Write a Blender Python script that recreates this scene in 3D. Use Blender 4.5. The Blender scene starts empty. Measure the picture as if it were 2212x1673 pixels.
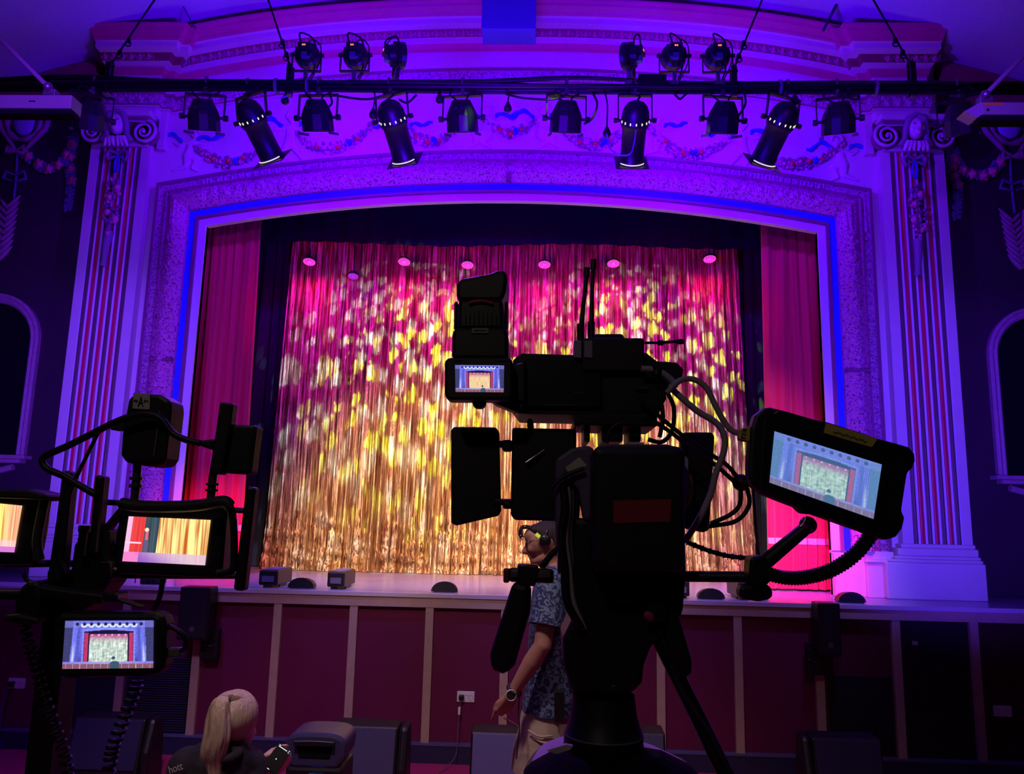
import bpy, bmesh, math, random
from mathutils import Vector, Matrix, noise
random.seed(7)
SC = bpy.context.scene
COL = SC.collection
PI = math.pi
R = math.radians

# ---------------------------------------------------------------- camera
FPX, IW, IH = 1666.0, 2212, 1673
_p, _y, _r = R(9.45), R(-2.023), R(1.318)
CAM = Vector((0.348, -6.803, 1.876))
_f = Vector((math.sin(_y)*math.cos(_p), math.cos(_y)*math.cos(_p), math.sin(_p)))
_rt0 = Vector((math.cos(_y), -math.sin(_y), 0))
_u0 = _rt0.cross(_f)
_rt = _rt0*math.cos(_r) + _u0*math.sin(_r)
_u = -_rt0*math.sin(_r) + _u0*math.cos(_r)
cd = bpy.data.cameras.new('camera')
cam = bpy.data.objects.new('camera', cd)
COL.objects.link(cam)
m = Matrix((_rt, _u, -_f)).transposed().to_4x4()
m.translation = CAM
cam.matrix_world = m
cd.sensor_fit = 'HORIZONTAL'
cd.sensor_width = 36.0
cd.lens = FPX*36.0/IW
cd.clip_start = 0.05
SC.camera = cam

def ray(U, V): return _f + _rt*((U-IW/2)/FPX) - _u*((V-IH/2)/FPX)
def atY(U, V, Y):
    d = ray(U, V); return CAM + d*((Y-CAM.y)/d.y)
def atZ(U, V, Z):
    d = ray(U, V); return CAM + d*((Z-CAM.z)/d.z)

# ---------------------------------------------------------------- world, exposure
w = bpy.data.worlds.new('world'); SC.world = w; w.use_nodes = True
w.node_tree.nodes['Background'].inputs[0].default_value = (0.05, 0.02, 0.16, 1)
w.node_tree.nodes['Background'].inputs[1].default_value = 0.10
SC.view_settings.view_transform = 'Standard'
SC.view_settings.look = 'None'
SC.view_settings.exposure = 0.0
SC.view_settings.gamma = 1.0
SC.cycles.use_denoising = True
SC.cycles.max_bounces = 5
SC.cycles.sample_clamp_indirect = 3.0

# ---------------------------------------------------------------- lamps of the venue
def spot(name, loc, target, color, power, angle=60, blend=0.6, radius=0.05, gobo=None):
    l = bpy.data.lights.new(name, 'SPOT')
    l.color = color; l.energy = power; l.spot_size = R(angle); l.spot_blend = blend
    l.shadow_soft_size = radius
    o = bpy.data.objects.new(name, l); COL.objects.link(o)
    o.location = loc
    o.rotation_euler = (Vector(target)-Vector(loc)).to_track_quat('-Z', 'Y').to_euler()
    if gobo:
        scale, lo, hi, ring = gobo
        l.use_nodes = True
        nt = l.node_tree; N = nt.nodes; L = nt.links
        em = N['Emission']
        tc = N.new('ShaderNodeTexCoord')
        sep = N.new('ShaderNodeSeparateXYZ'); L.new(tc.outputs['Normal'], sep.inputs[0])
        def div(a):
            d = N.new('ShaderNodeMath'); d.operation = 'DIVIDE'
            L.new(sep.outputs[a], d.inputs[0]); L.new(sep.outputs[2], d.inputs[1]); return d
        cb = N.new('ShaderNodeCombineXYZ')
        sq = N.new('ShaderNodeMath'); sq.operation = 'MULTIPLY'; sq.inputs[1].default_value = .62
        L.new(div(1).outputs[0], sq.inputs[0])
        L.new(div(0).outputs[0], cb.inputs[0]); L.new(sq.outputs[0], cb.inputs[1])
        nz = N.new('ShaderNodeTexNoise'); nz.inputs['Scale'].default_value = scale*1.7
        L.new(cb.outputs[0], nz.inputs['Vector'])
        mx = N.new('ShaderNodeMix'); mx.data_type = 'VECTOR'; mx.inputs[0].default_value = 0.035
        L.new(cb.outputs[0], mx.inputs[4]); L.new(nz.outputs['Color'], mx.inputs[5])
        vo = N.new('ShaderNodeTexVoronoi'); vo.inputs['Scale'].default_value = scale
        L.new(mx.outputs[1], vo.inputs['Vector'])
        rp = N.new('ShaderNodeMapRange'); rp.inputs[1].default_value = lo; rp.inputs[2].default_value = hi
        rp.inputs[3].default_value = 1.0; rp.inputs[4].default_value = 0.0
        L.new(vo.outputs['Distance'], rp.inputs[0])
        L.new(rp.outputs[0], em.inputs['Strength'])
    return o

VIO = (0.105, 0.0, 1.0)
LEDPX = [(663, 128), (767, 130), (858, 136), (1360, 137), (1456, 130), (1550, 133)]
YB = -1.2
for i, (a, b) in enumerate(LEDPX):
    P = atY(a, b, YB)
    tx = (-2.9, -1.6, -0.4, 0.5, 1.7, 2.9)[i]
    spot('led_par_beam', P+Vector((0, .14, 0)), (tx, .75, 5.9), VIO, (230, 125, 105, 105, 125, 230)[i], 130, 0.9, 0.06)
# wash on the pilasters and the lower sides of the arch
spot('blue_wash', (-2.7, -3.3, 1.9), (-4.1, .7, 2.7), (0.14, 0.045, 1.0), 820, 54, 0.9, 0.1)
spot('blue_wash', (2.7, -3.3, 1.9), (4.15, .7, 2.6), (0.09, 0.03, 1.0), 900, 56, 0.9, 0.1)
spot('violet_wash', (-2.0, -4.5, 4.2), (-3.4, .7, 4.0), (0.14, 0.01, 1.0), 420, 50, 0.9, 0.15)
spot('violet_wash', (2.0, -4.5, 4.2), (3.4, .7, 4.0), (0.12, 0.01, 1.0), 420, 50, 0.9, 0.15)
# magenta tint for the arch, added from an unseen spot low in the hall
spot('magenta_wash', (0, -5.4, 2.6), (0, .75, 5.15), (1.0, 0.0, 0.5), 150, 42, 1.0, 0.1)
# narrow spots added to put green patches on two lamps by the bar centre
for _x in (-.41, .56): spot('green_patch_spot', (_x, -4.6, 5.9), (_x, -1.2, 4.93), (0.50, 1.0, 0.0), 1500, 7.5, 0.3, 0.02, (15, .34, .46, 0))
# unseen blue light added for the ceiling
spot('ceiling_fill', (0, -3.4, 3.2), (0, -.2, 7.1), (0.035, 0.0, 1.0), 1100, 118, 1.0, 0.3)
# pink light on the house curtains, low
spot('pink_wash', (-1.2, -2.2, 4.4), (-2.88, 1.05, 1.4), (1.0, 0.01, 0.26), 1000, 22, 1.0, 0.08)
spot('pink_wash', (1.2, -2.2, 4.4), (2.88, 1.05, 1.4), (1.0, 0.01, 0.75), 2300, 22, 1.0, 0.08)
# warm wash on the lower half of the gold drape
spot('amber_wash', (-.8, -2.5, 4.6), (-.9, 2.25, 1.5), (1.0, 0.58, 0.30), 2100, 46, 0.9, 0.08)
spot('amber_wash', (.8, -2.5, 4.6), (1.2, 2.25, 1.5), (1.0, 0.56, 0.36), 2100, 46, 0.9, 0.08)
spot('lavender_wash', (2.4, -1.6, 4.9), (2.0, 1.9, 1.4), (0.8, 0.25, 1.0), 420, 46, 0.9, 0.08)
for _x in (-2.6, -1.2, .2, 1.6, 2.8): spot('floor_wash', (_x, -1.2, 4.9), (_x, .75, 1.2), (0.24, 0.16, 1.0), 700, 32, 0.9, 0.08)
for _x in (-1.6, 0, 1.6): spot('crimson_wash', (_x, -.9, 3.6), (_x*1.1, 2.25, 4.1), (1.0, 0.0, 0.16), 170, 62, 1.0, 0.08)
# breakup gobos: yellow and pale white
spot('yellow_gobo', (-.35, -.55, 4.72), (-.9, 2.25, 3.35), (0.62, 1.0, 0.0), 3100, 54, 1.0, 0.008, (23, .32, .42, 0))
spot('yellow_gobo', (.6, -.55, 4.72), (1.5, 2.25, 3.4), (0.62, 1.0, 0.0), 2800, 54, 1.0, 0.008, (23, .31, .41, 0))
spot('white_gobo', (-1.1, -.55, 4.7), (-1.2, 2.25, 3.2), (0.42, 0.72, 0.90), 1300, 72, 1.0, 0.008, (19, .30, .44, 0))
spot('white_gobo', (1.1, -.55, 4.7), (1.3, 2.25, 3.2), (0.52, 0.72, 0.90), 1250, 72, 1.0, 0.008, (20, .28, .42, 0))
# soft light added for the stage front, people and gear, no lamps seen
spot('house_fill', (-.9, -4.7, 4.9), (-.6, -1.9, -.15), (1.0, 0.66, 0.74), 330, 58, 0.5, 0.25)
spot('house_fill', (1.6, -4.5, 4.9), (1.2, -1.9, -.15), (1.0, 0.60, 0.72), 110, 56, 0.6, 0.25)
spot('blue_backlight', (-.6, -1.5, 5.1), (-.2, -5.0, 1.5), (0.30, 0.05, 1.0), 260, 60, 0.9, 0.1)
spot('gear_fill', (-.5, -7.9, 3.9), (.1, -5.2, 1.3), (1.0, 0.85, 0.72), 17, 84, 0.8, 0.1)  # weak fill added so the labels on the gear show
spot('house_blue', (-3.0, -4.4, 4.8), (-2.8, -1.7, -.1), (0.30, 0.06, 1.0), 240, 56, 0.8, 0.25)

# ---------------------------------------------------------------- materials
MATS = {}
def mat(name, color, rough=0.6, metal=0.0, bump=None, emit=None, spec=None, sheen=0, coat=0, vary=None, sharp=None):
    if name in MATS: return MATS[name]
    m = bpy.data.materials.new(name); m.use_nodes = True
    nt = m.node_tree; b = nt.nodes['Principled BSDF']
    b.inputs['Base Color'].default_value = (*color, 1)
    b.inputs['Roughness'].default_value = rough
    b.inputs['Metallic'].default_value = metal
    if spec is not None: b.inputs['Specular IOR Level'].default_value = spec
    if sheen: b.inputs['Sheen Weight'].default_value = sheen
    if coat: b.inputs['Coat Weight'].default_value = coat
    tc = nt.nodes.new('ShaderNodeTexCoord')
    if vary:
        sc, amt = vary
        n = nt.nodes.new('ShaderNodeTexNoise'); n.inputs['Scale'].default_value = sc
        n.inputs['Detail'].default_value = 5
        nt.links.new(tc.outputs['Object'], n.inputs['Vector'])
        mx = nt.nodes.new('ShaderNodeMix'); mx.data_type = 'RGBA'
        mx.inputs[6].default_value = (*color, 1)
        mx.inputs[7].default_value = (*[c*amt for c in color], 1)
        if sharp:
            mr = nt.nodes.new('ShaderNodeMapRange'); mr.inputs[1].default_value = sharp[0]; mr.inputs[2].default_value = sharp[1]
            nt.links.new(n.outputs[0], mr.inputs[0]); nt.links.new(mr.outputs[0], mx.inputs[0])
        else: nt.links.new(n.outputs[0], mx.inputs[0])
        nt.links.new(mx.outputs[2], b.inputs['Base Color'])
    if bump:
        kind, sc, st = bump[:3]
        if kind == 'noise':
            n = nt.nodes.new('ShaderNodeTexNoise'); n.inputs['Detail'].default_value = 6
            n.inputs['Scale'].default_value = sc; out = n.outputs[0]
        elif kind == 'voronoi':
            n = nt.nodes.new('ShaderNodeTexVoronoi'); n.inputs['Scale'].default_value = sc; out = n.outputs[0]
        mp = nt.nodes.new('ShaderNodeMapping')
        if len(bump) > 3: mp.inputs['Scale'].default_value = bump[3]
        nt.links.new(tc.outputs['Object'], mp.inputs[0]); nt.links.new(mp.outputs[0], n.inputs['Vector'])
        bp = nt.nodes.new('ShaderNodeBump'); bp.inputs['Strength'].default_value = st
        bp.inputs['Distance'].default_value = 0.01
        nt.links.new(out, bp.inputs['Height']); nt.links.new(bp.outputs[0], b.inputs['Normal'])
    if emit:
        b.inputs['Emission Color'].default_value = (*emit[0], 1)
        b.inputs['Emission Strength'].default_value = emit[1]
    MATS[name] = m
    return m

cream = mat('cream_plaster', (.78, .70, .62), .65, vary=(6, .85))
white_p = mat('white_paint', (.82, .80, .82), .5)
redp = mat('red_paint', (.66, .02, .24), .42, vary=(9, .75))
maroon = mat('maroon_paint', (.26, .01, .08), .45)
mauve = mat('mauve_paint', (.34, .07, .20), .45, vary=(9, .6))
orn_m = mat('ornament_paint', (.66, .17, .42), .34, vary=(52, .22), bump=('noise', 70, .8), sharp=(.53, .64))  # dark blotches stand in for shade in the carved hollows
orn_n = mat('leaf_band_paint', (.56, .22, .42), .42, vary=(55, .25), sharp=(.52, .64))  # dark noise patches paint shade between the leaves
bluep = mat('blue_paint', (.02, .05, .75), .5)
grey_fl = mat('flute_mauve', (.16, .07, .08), .45)
darkwall = mat('dark_wall_paint', (.045, .008, .032), .7, vary=(3, .7))
ceil_m = mat('ceiling_paint', (.5, .5, .62), .8, vary=(2, .85))
stage_m = mat('stage_vinyl', (.36, .32, .46), .22, vary=(3, .75), bump=('noise', 14, .15))
panel_m = mat('red_panel', (.16, .009, .06), .55, vary=(5, .8))
batten_m = mat('gold_batten', (.55, .40, .30), .5, vary=(12, .75))
black = mat('black_metal', (.012, .012, .013), .38, .3)
blackp = mat('black_plastic', (.010, .010, .011), .45)
blackm = mat('black_matte', (.005, .005, .006), .9, spec=.1)
blackc = mat('black_serge', (.010, .012, .020), .95, spec=.05, bump=('noise', 90, .3))
carpet_m = mat('red_carpet', (.55, .02, .14), .95, bump=('noise', 160, .6), vary=(30, .7))
navy = mat('navy_paint', (.02, .02, .07), .6)
chrome = mat('chrome', (.55, .55, .58), .25, 1)
steel = mat('clamp_steel', (.25, .24, .22), .4, .8)
rubber = mat('rubber_cable', (.009, .009, .010), .55)

# ---------------------------------------------------------------- mesh helpers
class MB:
    def __init__(s): s.v = []; s.f = []; s.mi = []; s.mats = []; s.sm = []
    def m(s, mat):
        if mat not in s.mats: s.mats.append(mat)
        return s.mats.index(mat)
    def add(s, vs, fs, mat, smooth=False):
        o = len(s.v); s.v += [Vector(v) for v in vs]; k = s.m(mat)
        for f in fs: s.f.append([i+o for i in f]); s.mi.append(k); s.sm.append(smooth)
    def box(s, a, b, mat, rot=None, piv=None):
        x0, y0, z0 = a; x1, y1, z1 = b
        vs = [Vector(p) for p in ((x0,y0,z0),(x1,y0,z0),(x1,y1,z0),(x0,y1,z0),(x0,y0,z1),(x1,y0,z1),(x1,y1,z1),(x0,y1,z1))]
        if rot is not None:
            c = Vector(piv) if piv is not None else (Vector(a)+Vector(b))/2
            vs = [c + rot @ (v-c) for v in vs]
        s.add(vs, [(0,3,2,1),(4,5,6,7),(0,1,5,4),(1,2,6,5),(2,3,7,6),(3,0,4,7)], mat)
    def bar(s, p0, p1, w, h, mat, up=(0,0,1)):
        p0 = Vector(p0); p1 = Vector(p1); d = (p1-p0).normalized(); u = Vector(up)
        if abs(d.dot(u)) > .98: u = Vector((0,1,0))
        a = d.cross(u).normalized()*w/2; b = a.cross(d).normalized()*h/2
        vs = [p+q for p in (p0, p1) for q in (a+b, -a+b, -a-b, a-b)]
        s.add(vs, [(0,1,2,3),(7,6,5,4),(0,4,5,1),(1,5,6,2),(2,6,7,3),(3,7,4,0)], mat)
    def tube(s, pts, r, mat, n=10, caps=True, smooth=True):
        pts = [Vector(p) for p in pts]; k = len(pts)
        rs = r if isinstance(r, (list, tuple)) else [r]*k
        rings = []; prev = None
        for i, p in enumerate(pts):
            d = (pts[min(i+1, k-1)]-pts[max(i-1, 0)]).normalized()
            if prev is None:
                a = d.cross(Vector((0,0,1)));
                if a.length < .1: a = d.cross(Vector((0,1,0)))
            else: a = prev - d*prev.dot(d)
            a.normalize(); prev = a; b = d.cross(a)
            rings.append([p+(a*math.cos(t)+b*math.sin(t))*rs[i] for t in (2*PI*j/n for j in range(n))])
        vs = [q for rr in rings for q in rr]; fs = []
        for i in range(k-1):
            for j in range(n):
                fs.append((i*n+j, i*n+(j+1)%n, (i+1)*n+(j+1)%n, (i+1)*n+j))
        s.add(vs, fs, mat, smooth)
        if caps:
            s.add(rings[0], [tuple(reversed(range(n)))], mat); s.add(rings[-1], [tuple(range(n))], mat)
    def cyl(s, p0, p1, r0, mat, r1=None, n=20): s.tube([p0, p1], [r0, r0 if r1 is None else r1], mat, n)
    def ball(s, c, r, mat, n=12, k=8, rot=None):
        c = Vector(c); rx, ry, rz = (r, r, r) if not isinstance(r, (tuple, list)) else r
        vs = []; fs = []
        for i in range(k+1):
            th = PI*i/k
            for j in range(n):
                ph = 2*PI*j/n
                q = Vector((rx*math.sin(th)*math.cos(ph), ry*math.sin(th)*math.sin(ph), rz*math.cos(th)))
                if rot is not None: q = rot @ q
                vs.append(c+q)
        for i in range(k):
            for j in range(n):
                fs.append((i*n+j, (i+1)*n+j, (i+1)*n+(j+1)%n, i*n+(j+1)%n))
        s.add(vs, fs, mat, True)
    def lathe(s, prof, org, axis, mat, n=24, smooth=True):
        # prof: list of (distance along the axis, radius)
        org = Vector(org); d = Vector(axis).normalized()
        a = d.cross(Vector((0,0,1)))
        if a.length < .1: a = d.cross(Vector((0,1,0)))
        a.normalize(); b = d.cross(a); vs = []; fs = []
        for (h, r) in prof:
            for j in range(n):
                t = 2*PI*j/n; vs.append(org+d*h+(a*math.cos(t)+b*math.sin(t))*max(r, 1e-4))
        for i in range(len(prof)-1):
            for j in range(n):
                fs.append((i*n+j, i*n+(j+1)%n, (i+1)*n+(j+1)%n, (i+1)*n+j))
        s.add(vs, fs, mat, smooth)
    def prism(s, pts, ext, mat):
        # pts: planar outline of 3D points, ext: extrusion vector
        pts = [Vector(p) for p in pts]; n = len(pts); e = Vector(ext)
        vs = pts+[p+e for p in pts]
        s.add(vs, [tuple(range(n)), tuple(reversed(range(n, 2*n)))]+[(i, i+n, (i+1) % n+n, (i+1) % n) for i in range(n)], mat)
    def ppx(s, px, Y, th, mat):
        # an outline on the vertical plane y = Y, th metres thick
        s.prism([atY(a, b, Y) for a, b in px], (0, th, 0), mat)
    def rings(s, rr, mats, closed=False, smooth=False):
        n = len(rr[0]); base = len(s.v)
        for r_ in rr: s.v += [Vector(p) for p in r_]
        for i in range(len(rr)-1):
            for j in range(n-1):
                mm = mats[j] if isinstance(mats, (list, tuple)) else mats
                s.f.append([base+i*n+j, base+(i+1)*n+j, base+(i+1)*n+j+1, base+i*n+j+1]); s.mi.append(s.m(mm)); s.sm.append(smooth)
    def build(s, name, parent=None, bevel=0, sub=0, weld=False):
        off = ROOT.get(parent.name, Vector((0,0,0))) if parent else Vector((0,0,0))
        me = bpy.data.meshes.new(name)
        me.from_pydata([v-off for v in s.v], [], s.f)
        for mm in s.mats: me.materials.append(mm)
        me.polygons.foreach_set('material_index', s.mi)
        me.polygons.foreach_set('use_smooth', s.sm)
        me.update()
        bm = bmesh.new(); bm.from_mesh(me)
        if weld: bmesh.ops.remove_doubles(bm, verts=bm.verts, dist=1e-4)
        bmesh.ops.recalc_face_normals(bm, faces=bm.faces)
        bm.to_mesh(me); bm.free()
        o = bpy.data.objects.new(name, me); COL.objects.link(o)
        if parent: o.parent = parent; ROOT[o.name] = off
        else: ROOT[o.name] = Vector((0,0,0))
        if bevel:
            b = o.modifiers.new('bevel', 'BEVEL'); b.width = bevel; b.segments = 2; b.limit_method = 'ANGLE'; b.angle_limit = R(40)
        if sub:
            b = o.modifiers.new('sub', 'SUBSURF'); b.levels = sub; b.render_levels = sub
        return o
ROOT = {}
def tag(o, label=None, cat=None, group=None, kind=None):
    if label: o['label'] = label
    if cat: o['category'] = cat
    if group: o['group'] = group
    if kind: o['kind'] = kind
    return o
def struct(o): o['kind'] = 'structure'; return o
def thing(name, loc, label, cat, group=None):
    o = bpy.data.objects.new(name, None); COL.objects.link(o); o.location = loc
    o.empty_display_size = .1
    ROOT[o.name] = Vector(loc)
    return tag(o, label, cat, group)
def single(mb, name, label, cat, group=None, **k):
    o = mb.build(name, **k); tag(o, label, cat, group)
    # move the origin to the base of the thing
    me = o.data; n = len(me.vertices)
    c = Vector((sum(v.co.x for v in me.vertices)/n, sum(v.co.y for v in me.vertices)/n, min(v.co.z for v in me.vertices)))
    for v in me.vertices: v.co -= c
    o.location = c; ROOT[o.name] = c
    return o
def copy_tree(o, parent=None):
    c = o.copy(); COL.objects.link(c); c.parent = parent
    for ch in list(o.children): copy_tree(ch, c)
    return c
def catmull(pts, n=8):
    pts = [Vector(p) for p in pts]; out = []
    P = [pts[0]*2-pts[1]]+pts+[pts[-1]*2-pts[-2]]
    for i in range(1, len(P)-2):
        for k in range(n):
            t = k/n; a, b, c, d = P[i-1], P[i], P[i+1], P[i+2]
            out.append(.5*((2*b)+(-a+c)*t+(2*a-5*b+4*c-d)*t*t+(-a+3*b-3*c+d)*t**3))
    out.append(pts[-1]); return out
def rrect(x0, z0, x1, z1, r, n=5):
    out = []
    for cx, cz, a0 in ((x1-r, z1-r, 0), (x0+r, z1-r, 90), (x0+r, z0+r, 180), (x1-r, z0+r, 270)):
        for k in range(n+1):
            a = R(a0+90*k/n); out.append((cx+r*math.cos(a), cz+r*math.sin(a)))
    return out
# ================================================================ THE SETTING
YW = 0.75; ZS = 1.2; ZF = -0.15; ZG = 0.0
def arch(x): return 5.08-(5.08-4.775)*(x/3.14)**2
def crise(x): return 0.38*(1-min(1, abs(x)/3.6)**2.4)
def ceil_z(x): return 7.22-.031*x*x

# floor, ceiling, walls
mb = MB(); mb.add([(-9,-11,ZF),(9,-11,ZF),(9,1.0,ZF),(-9,1.0,ZF)], [(0,1,2,3)], carpet_m); struct(mb.build('floor'))
mb = MB()
mb.rings([[(x, 1.0, ceil_z(x)), (x, -11, ceil_z(x))] for x in [-9+18*i/48 for i in range(49)]], ceil_m, smooth=True)
struct(mb.build('ceiling'))
mb = MB()
for s in (-1, 1):
    mb.box((s*4.40 if s > 0 else -9, .88, ZF), (9 if s > 0 else -4.40, 1.0, 7.3), darkwall)
struct(mb.build('wall_front'))
for s, nm in ((-1, 'wall_left'), (1, 'wall_right')):
    mb = MB(); mb.box((s*9-.05, -11, ZF), (s*9+.05, 1, 5.2), darkwall); struct(mb.build(nm))
mb = MB(); mb.box((-9, -11.1, ZF), (9, -11, 7.3), darkwall); struct(mb.build('wall_back'))

# proscenium wall with the arched opening
mb = MB()
xs = sorted(set([-4.42+8.84*i/90 for i in range(91)]+[-3.14, 3.14]))
rr = [[(x, YW, arch(x) if abs(x) <= 3.1401 else ZS), (x, YW, ceil_z(x))] for x in xs if abs(x) <= 3.1401]
mb.rings(rr, cream)
rr = [[(x, YW+.05, arch(x)), (x, YW+.05, ceil_z(x)+.2)] for x in xs if abs(x) <= 3.1401]
mb.rings(rr, blackm)
for s in (-1, 1):
    a, b = sorted((s*3.14, s*4.42)); mb.box((a, YW, ZS-.3), (b, YW+.05, ceil_z(4.4)+.1), cream)
struct(mb.build('wall_proscenium'))

def miter(path):
    out = []
    for i, p in enumerate(path):
        p = Vector(p)
        d0 = (p-Vector(path[i-1])).normalized() if i else None
        d1 = (Vector(path[i+1])-p).normalized() if i < len(path)-1 else None
        d0 = d0 or d1; d1 = d1 or d0
        n0 = Vector((-d0.y, d0.x)); n1 = Vector((-d1.y, d1.x))
        n = (n0+n1).normalized(); out.append(n/max(.3, n.dot(n0)))
    return out
def leaf(s, t):      # acanthus-like relief, s along in m, t across 0..1
    q = 0.12
    a = abs(math.sin(PI*s/q+2.2*(t-.5)**2*3)); b = abs(math.sin(2*PI*s/.052+5*t))
    n = noise.noise(Vector((s*26, t*9, 3)))+.5*noise.noise(Vector((s*60, t*19, 7)))
    return .55*a*math.sin(PI*t)+.3*b*(1-abs(2*t-1))+.55*n
def dart(s, t):
    q = .075; u = (s % q)/q
    return max(0, math.cos((u-.5)*PI*2.2))*(math.sin(PI*min(1, t*1.1)))+.5*(abs(u-.5) > .44)
# frame around the opening
path2 = [(-3.14, 1.62+(4.775-1.62)*i/230) for i in range(230)]
path2 += [(-3.14+6.28*i/520, arch(-3.14+6.28*i/520)) for i in range(521)]
path2 += [(3.14, 4.775-(4.775-1.62)*(i+1)/230) for i in range(230)]
path2 = [p for p in path2]
nrm = miter(path2)
slen = [0.0]
for i in range(1, len(path2)): slen.append(slen[-1]+(Vector(path2[i])-Vector(path2[i-1])).length)
prof = [(0, .05, cream), (0, -.02, white_p), (.078, -.02, mauve), (.082, -.05, mauve), (.108, -.05, mauve), (.112, -.03, bluep), (.178, -.03, orn_m), (.184, -.06, orn_m)]
NO = 14
prof += [(.19+.215*i/NO, -.065-.055*math.sin(PI*i/NO), orn_m) for i in range(NO+1)]
prof += [(.41, -.1, mauve), (.422, -.1, mauve), (.43, -.06, orn_n)]
NN = 6
prof += [(.432+.068*i/NN, -.062, orn_n) for i in range(NN+1)]
prof += [(.502, -.095, mauve), (.53, -.095, mauve), (.535, 0, mauve)]
rr = []
for i, (p, n) in enumerate(zip(path2, nrm)):
    ring = []
    for (o, y, _) in prof:
        yy = YW+y
        if .189 < o < .406: yy -= .040*leaf(slen[i], (o-.19)/.215)*max(0, math.sin(PI*(o-.19)/.215))**.5
        if .4319 < o < .5005: yy -= .028*dart(slen[i], (o-.432)/.068)
        ring.append((p[0]+n.x*o, yy, p[1]+n.y*o))
    rr.append(ring)
mb = MB(); mb.rings(rr, [q[2] for q in prof], smooth=False)
# ribbon ties around the leaf roll
for i, (sx) in enumerate((-1, 1)):
    for z in (3.32,):
        mb.box((sx*(3.14+.185)-.0 if sx > 0 else -3.14-.41, YW-.135, z), (sx*(3.14+.41) if sx > 0 else -3.14-.185, YW-.06, z+.03), mauve)
mb.box((-.025, YW-.135, 5.26), (.025, YW-.06, 5.47), mauve)
struct(mb.build('trim_1'))
# bases of the frame
mb = MB()
for s in (-1, 1):
    def X(a, b): return (min(s*a, s*b), max(s*a, s*b))
    a, b = X(3.14, 3.42); mb.box((a, YW-.08, ZS), (b, YW+.05, 1.60), cream)
    a, b = X(3.42, 3.68); mb.box((a, YW-.12, ZS), (b, YW+.1, 1.52), cream)
    a, b = X(3.41, 3.70); mb.box((a, YW-.14, 1.52), (b, YW+.1, 1.545), cream)
    a, b = X(3.42, 3.68); mb.box((a, YW-.10, 1.545), (b, YW+.1, 1.62), cream)
struct(mb.build('trim_2', bevel=.006))

# lower entablature band, upper cornice
def plan(ext):
    # plan path of the wall face with the pilaster breaks, from left to right
    L = [(-4.27, .60), (-3.72, .60), (-3.72, .68), (-3.64, .68), (-3.64, YW)]
    A = [(-3.6+7.2*i/200, YW) for i in range(201)]
    return L+A+[(-a, b) for a, b in reversed(L)]
def cornice(prof, z0, rise, disp=None):
    P = plan(0); nn = miter(P); rr = []; s = 0
    for i, (p, n) in enumerate(zip(P, nn)):
        if i: s += (Vector(p)-Vector(P[i-1])).length
        z = z0+(rise(p[0]) if abs(p[0]) < 3.6 else 0)
        if i in (0, len(P)-1): n = Vector((0, 1))
        ring = []
        for k, (o, h, _) in enumerate(prof):
            oo = o+(disp(s, k) if disp else 0)
            ring.append((p[0]-n.x*oo, p[1]-n.y*oo, z+h))
        rr.append(ring)
    return rr
redc = redp
c1 = [(0, 0, redc), (.045, .01, redc), (.055, .03, redc), (.075, .05, cream), (.10, .056, cream), (.15, .058, cream), (.155, .068, maroon), (.215, .125, cream), (.25, .13, cream),
      (.30, .132, cream), (.30, .185, cream), (.33, .19, redc), (.35, .20, redc), (.36, .215, redc), (.42, .245, redc), (.43, .265, redc), (.47, .275, redc), (.47, .295, redc), (0, .36, redc)]
mb = MB(); mb.rings(cornice(c1, 6.40, crise), [q[2] for q in c1])
struct(mb.build('trim_3'))
# eggs and darts of the cornice
mb = MB()
P = plan(0); nn = miter(P); acc = 0; step = .092; nxt = .05
for i in range(1, len(P)):
    a = Vector(P[i-1]); b = Vector(P[i]); L = (b-a).length
    if L < .12 and abs(a.x) > 3.6: continue
    d = (b-a)/L; nrm_ = Vector((-d.y, d.x))*-1
    if abs(b.x-a.x) > .001 and nrm_.y > 0: nrm_ *= -1
    while nxt <= acc+L:
        q = a+d*(nxt-acc); z = 6.40+(crise(q.x) if abs(q.x) < 3.6 else 0)
        off = .19; c = (q.x, q.y-off, z+.094)
        mb.ball(c, (.026, .03, .036), redp, 10, 7)
        arc = [(q.x+.038*math.cos(t), q.y-off-.012, z+.106+.052*math.sin(t)) for t in [PI+PI*k/8 for k in range(9)]]
        mb.tube(arc, .006, orn_n, 5)
        mb.bar((q.x+.046, q.y-off-.005, z+.13), (q.x+.046, q.y-off+.01, z+.062), .01, .01, orn_n)
        nxt += step
    acc += L
struct(mb.build('trim_4'))
c2 = [(0, 0, cream), (.02, .0, cream), (.02, .02, maroon), (.035, .025, orn_n)]+[(.036+.03*k/5, .03+.085*k/5, orn_n) for k in range(6)]+[(.075, .118, mauve), (.10, .125, mauve), (.10, .14, cream), (0, .15, cream)]
def d2(s, k):
    if 4 <= k <= 9:
        t = (k-4)/5; u = (s % .11)/.11
        return .02*(max(0, math.cos((u-.5)*PI*2.4))*math.sin(PI*t)+.6*(abs(abs(u-.5)*2-t) < .18))
    return 0
def plan_dense(P, stp):
    out = [P[0]]
    for i in range(1, len(P)):
        a = Vector(P[i-1]); b = Vector(P[i]); n = max(1, int((b-a).length/stp))
        out += [tuple(a+(b-a)*(k+1)/n) for k in range(n)]
    return out
_plan = plan
def plan(ext): return plan_dense(_plan(0), .012)
mb = MB(); mb.rings(cornice(c2, 6.03, lambda x: .36*(1-min(1, abs(x)/3.6)**2.2), d2), [q[2] for q in c2])
struct(mb.build('trim_5'))
plan = _plan

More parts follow.
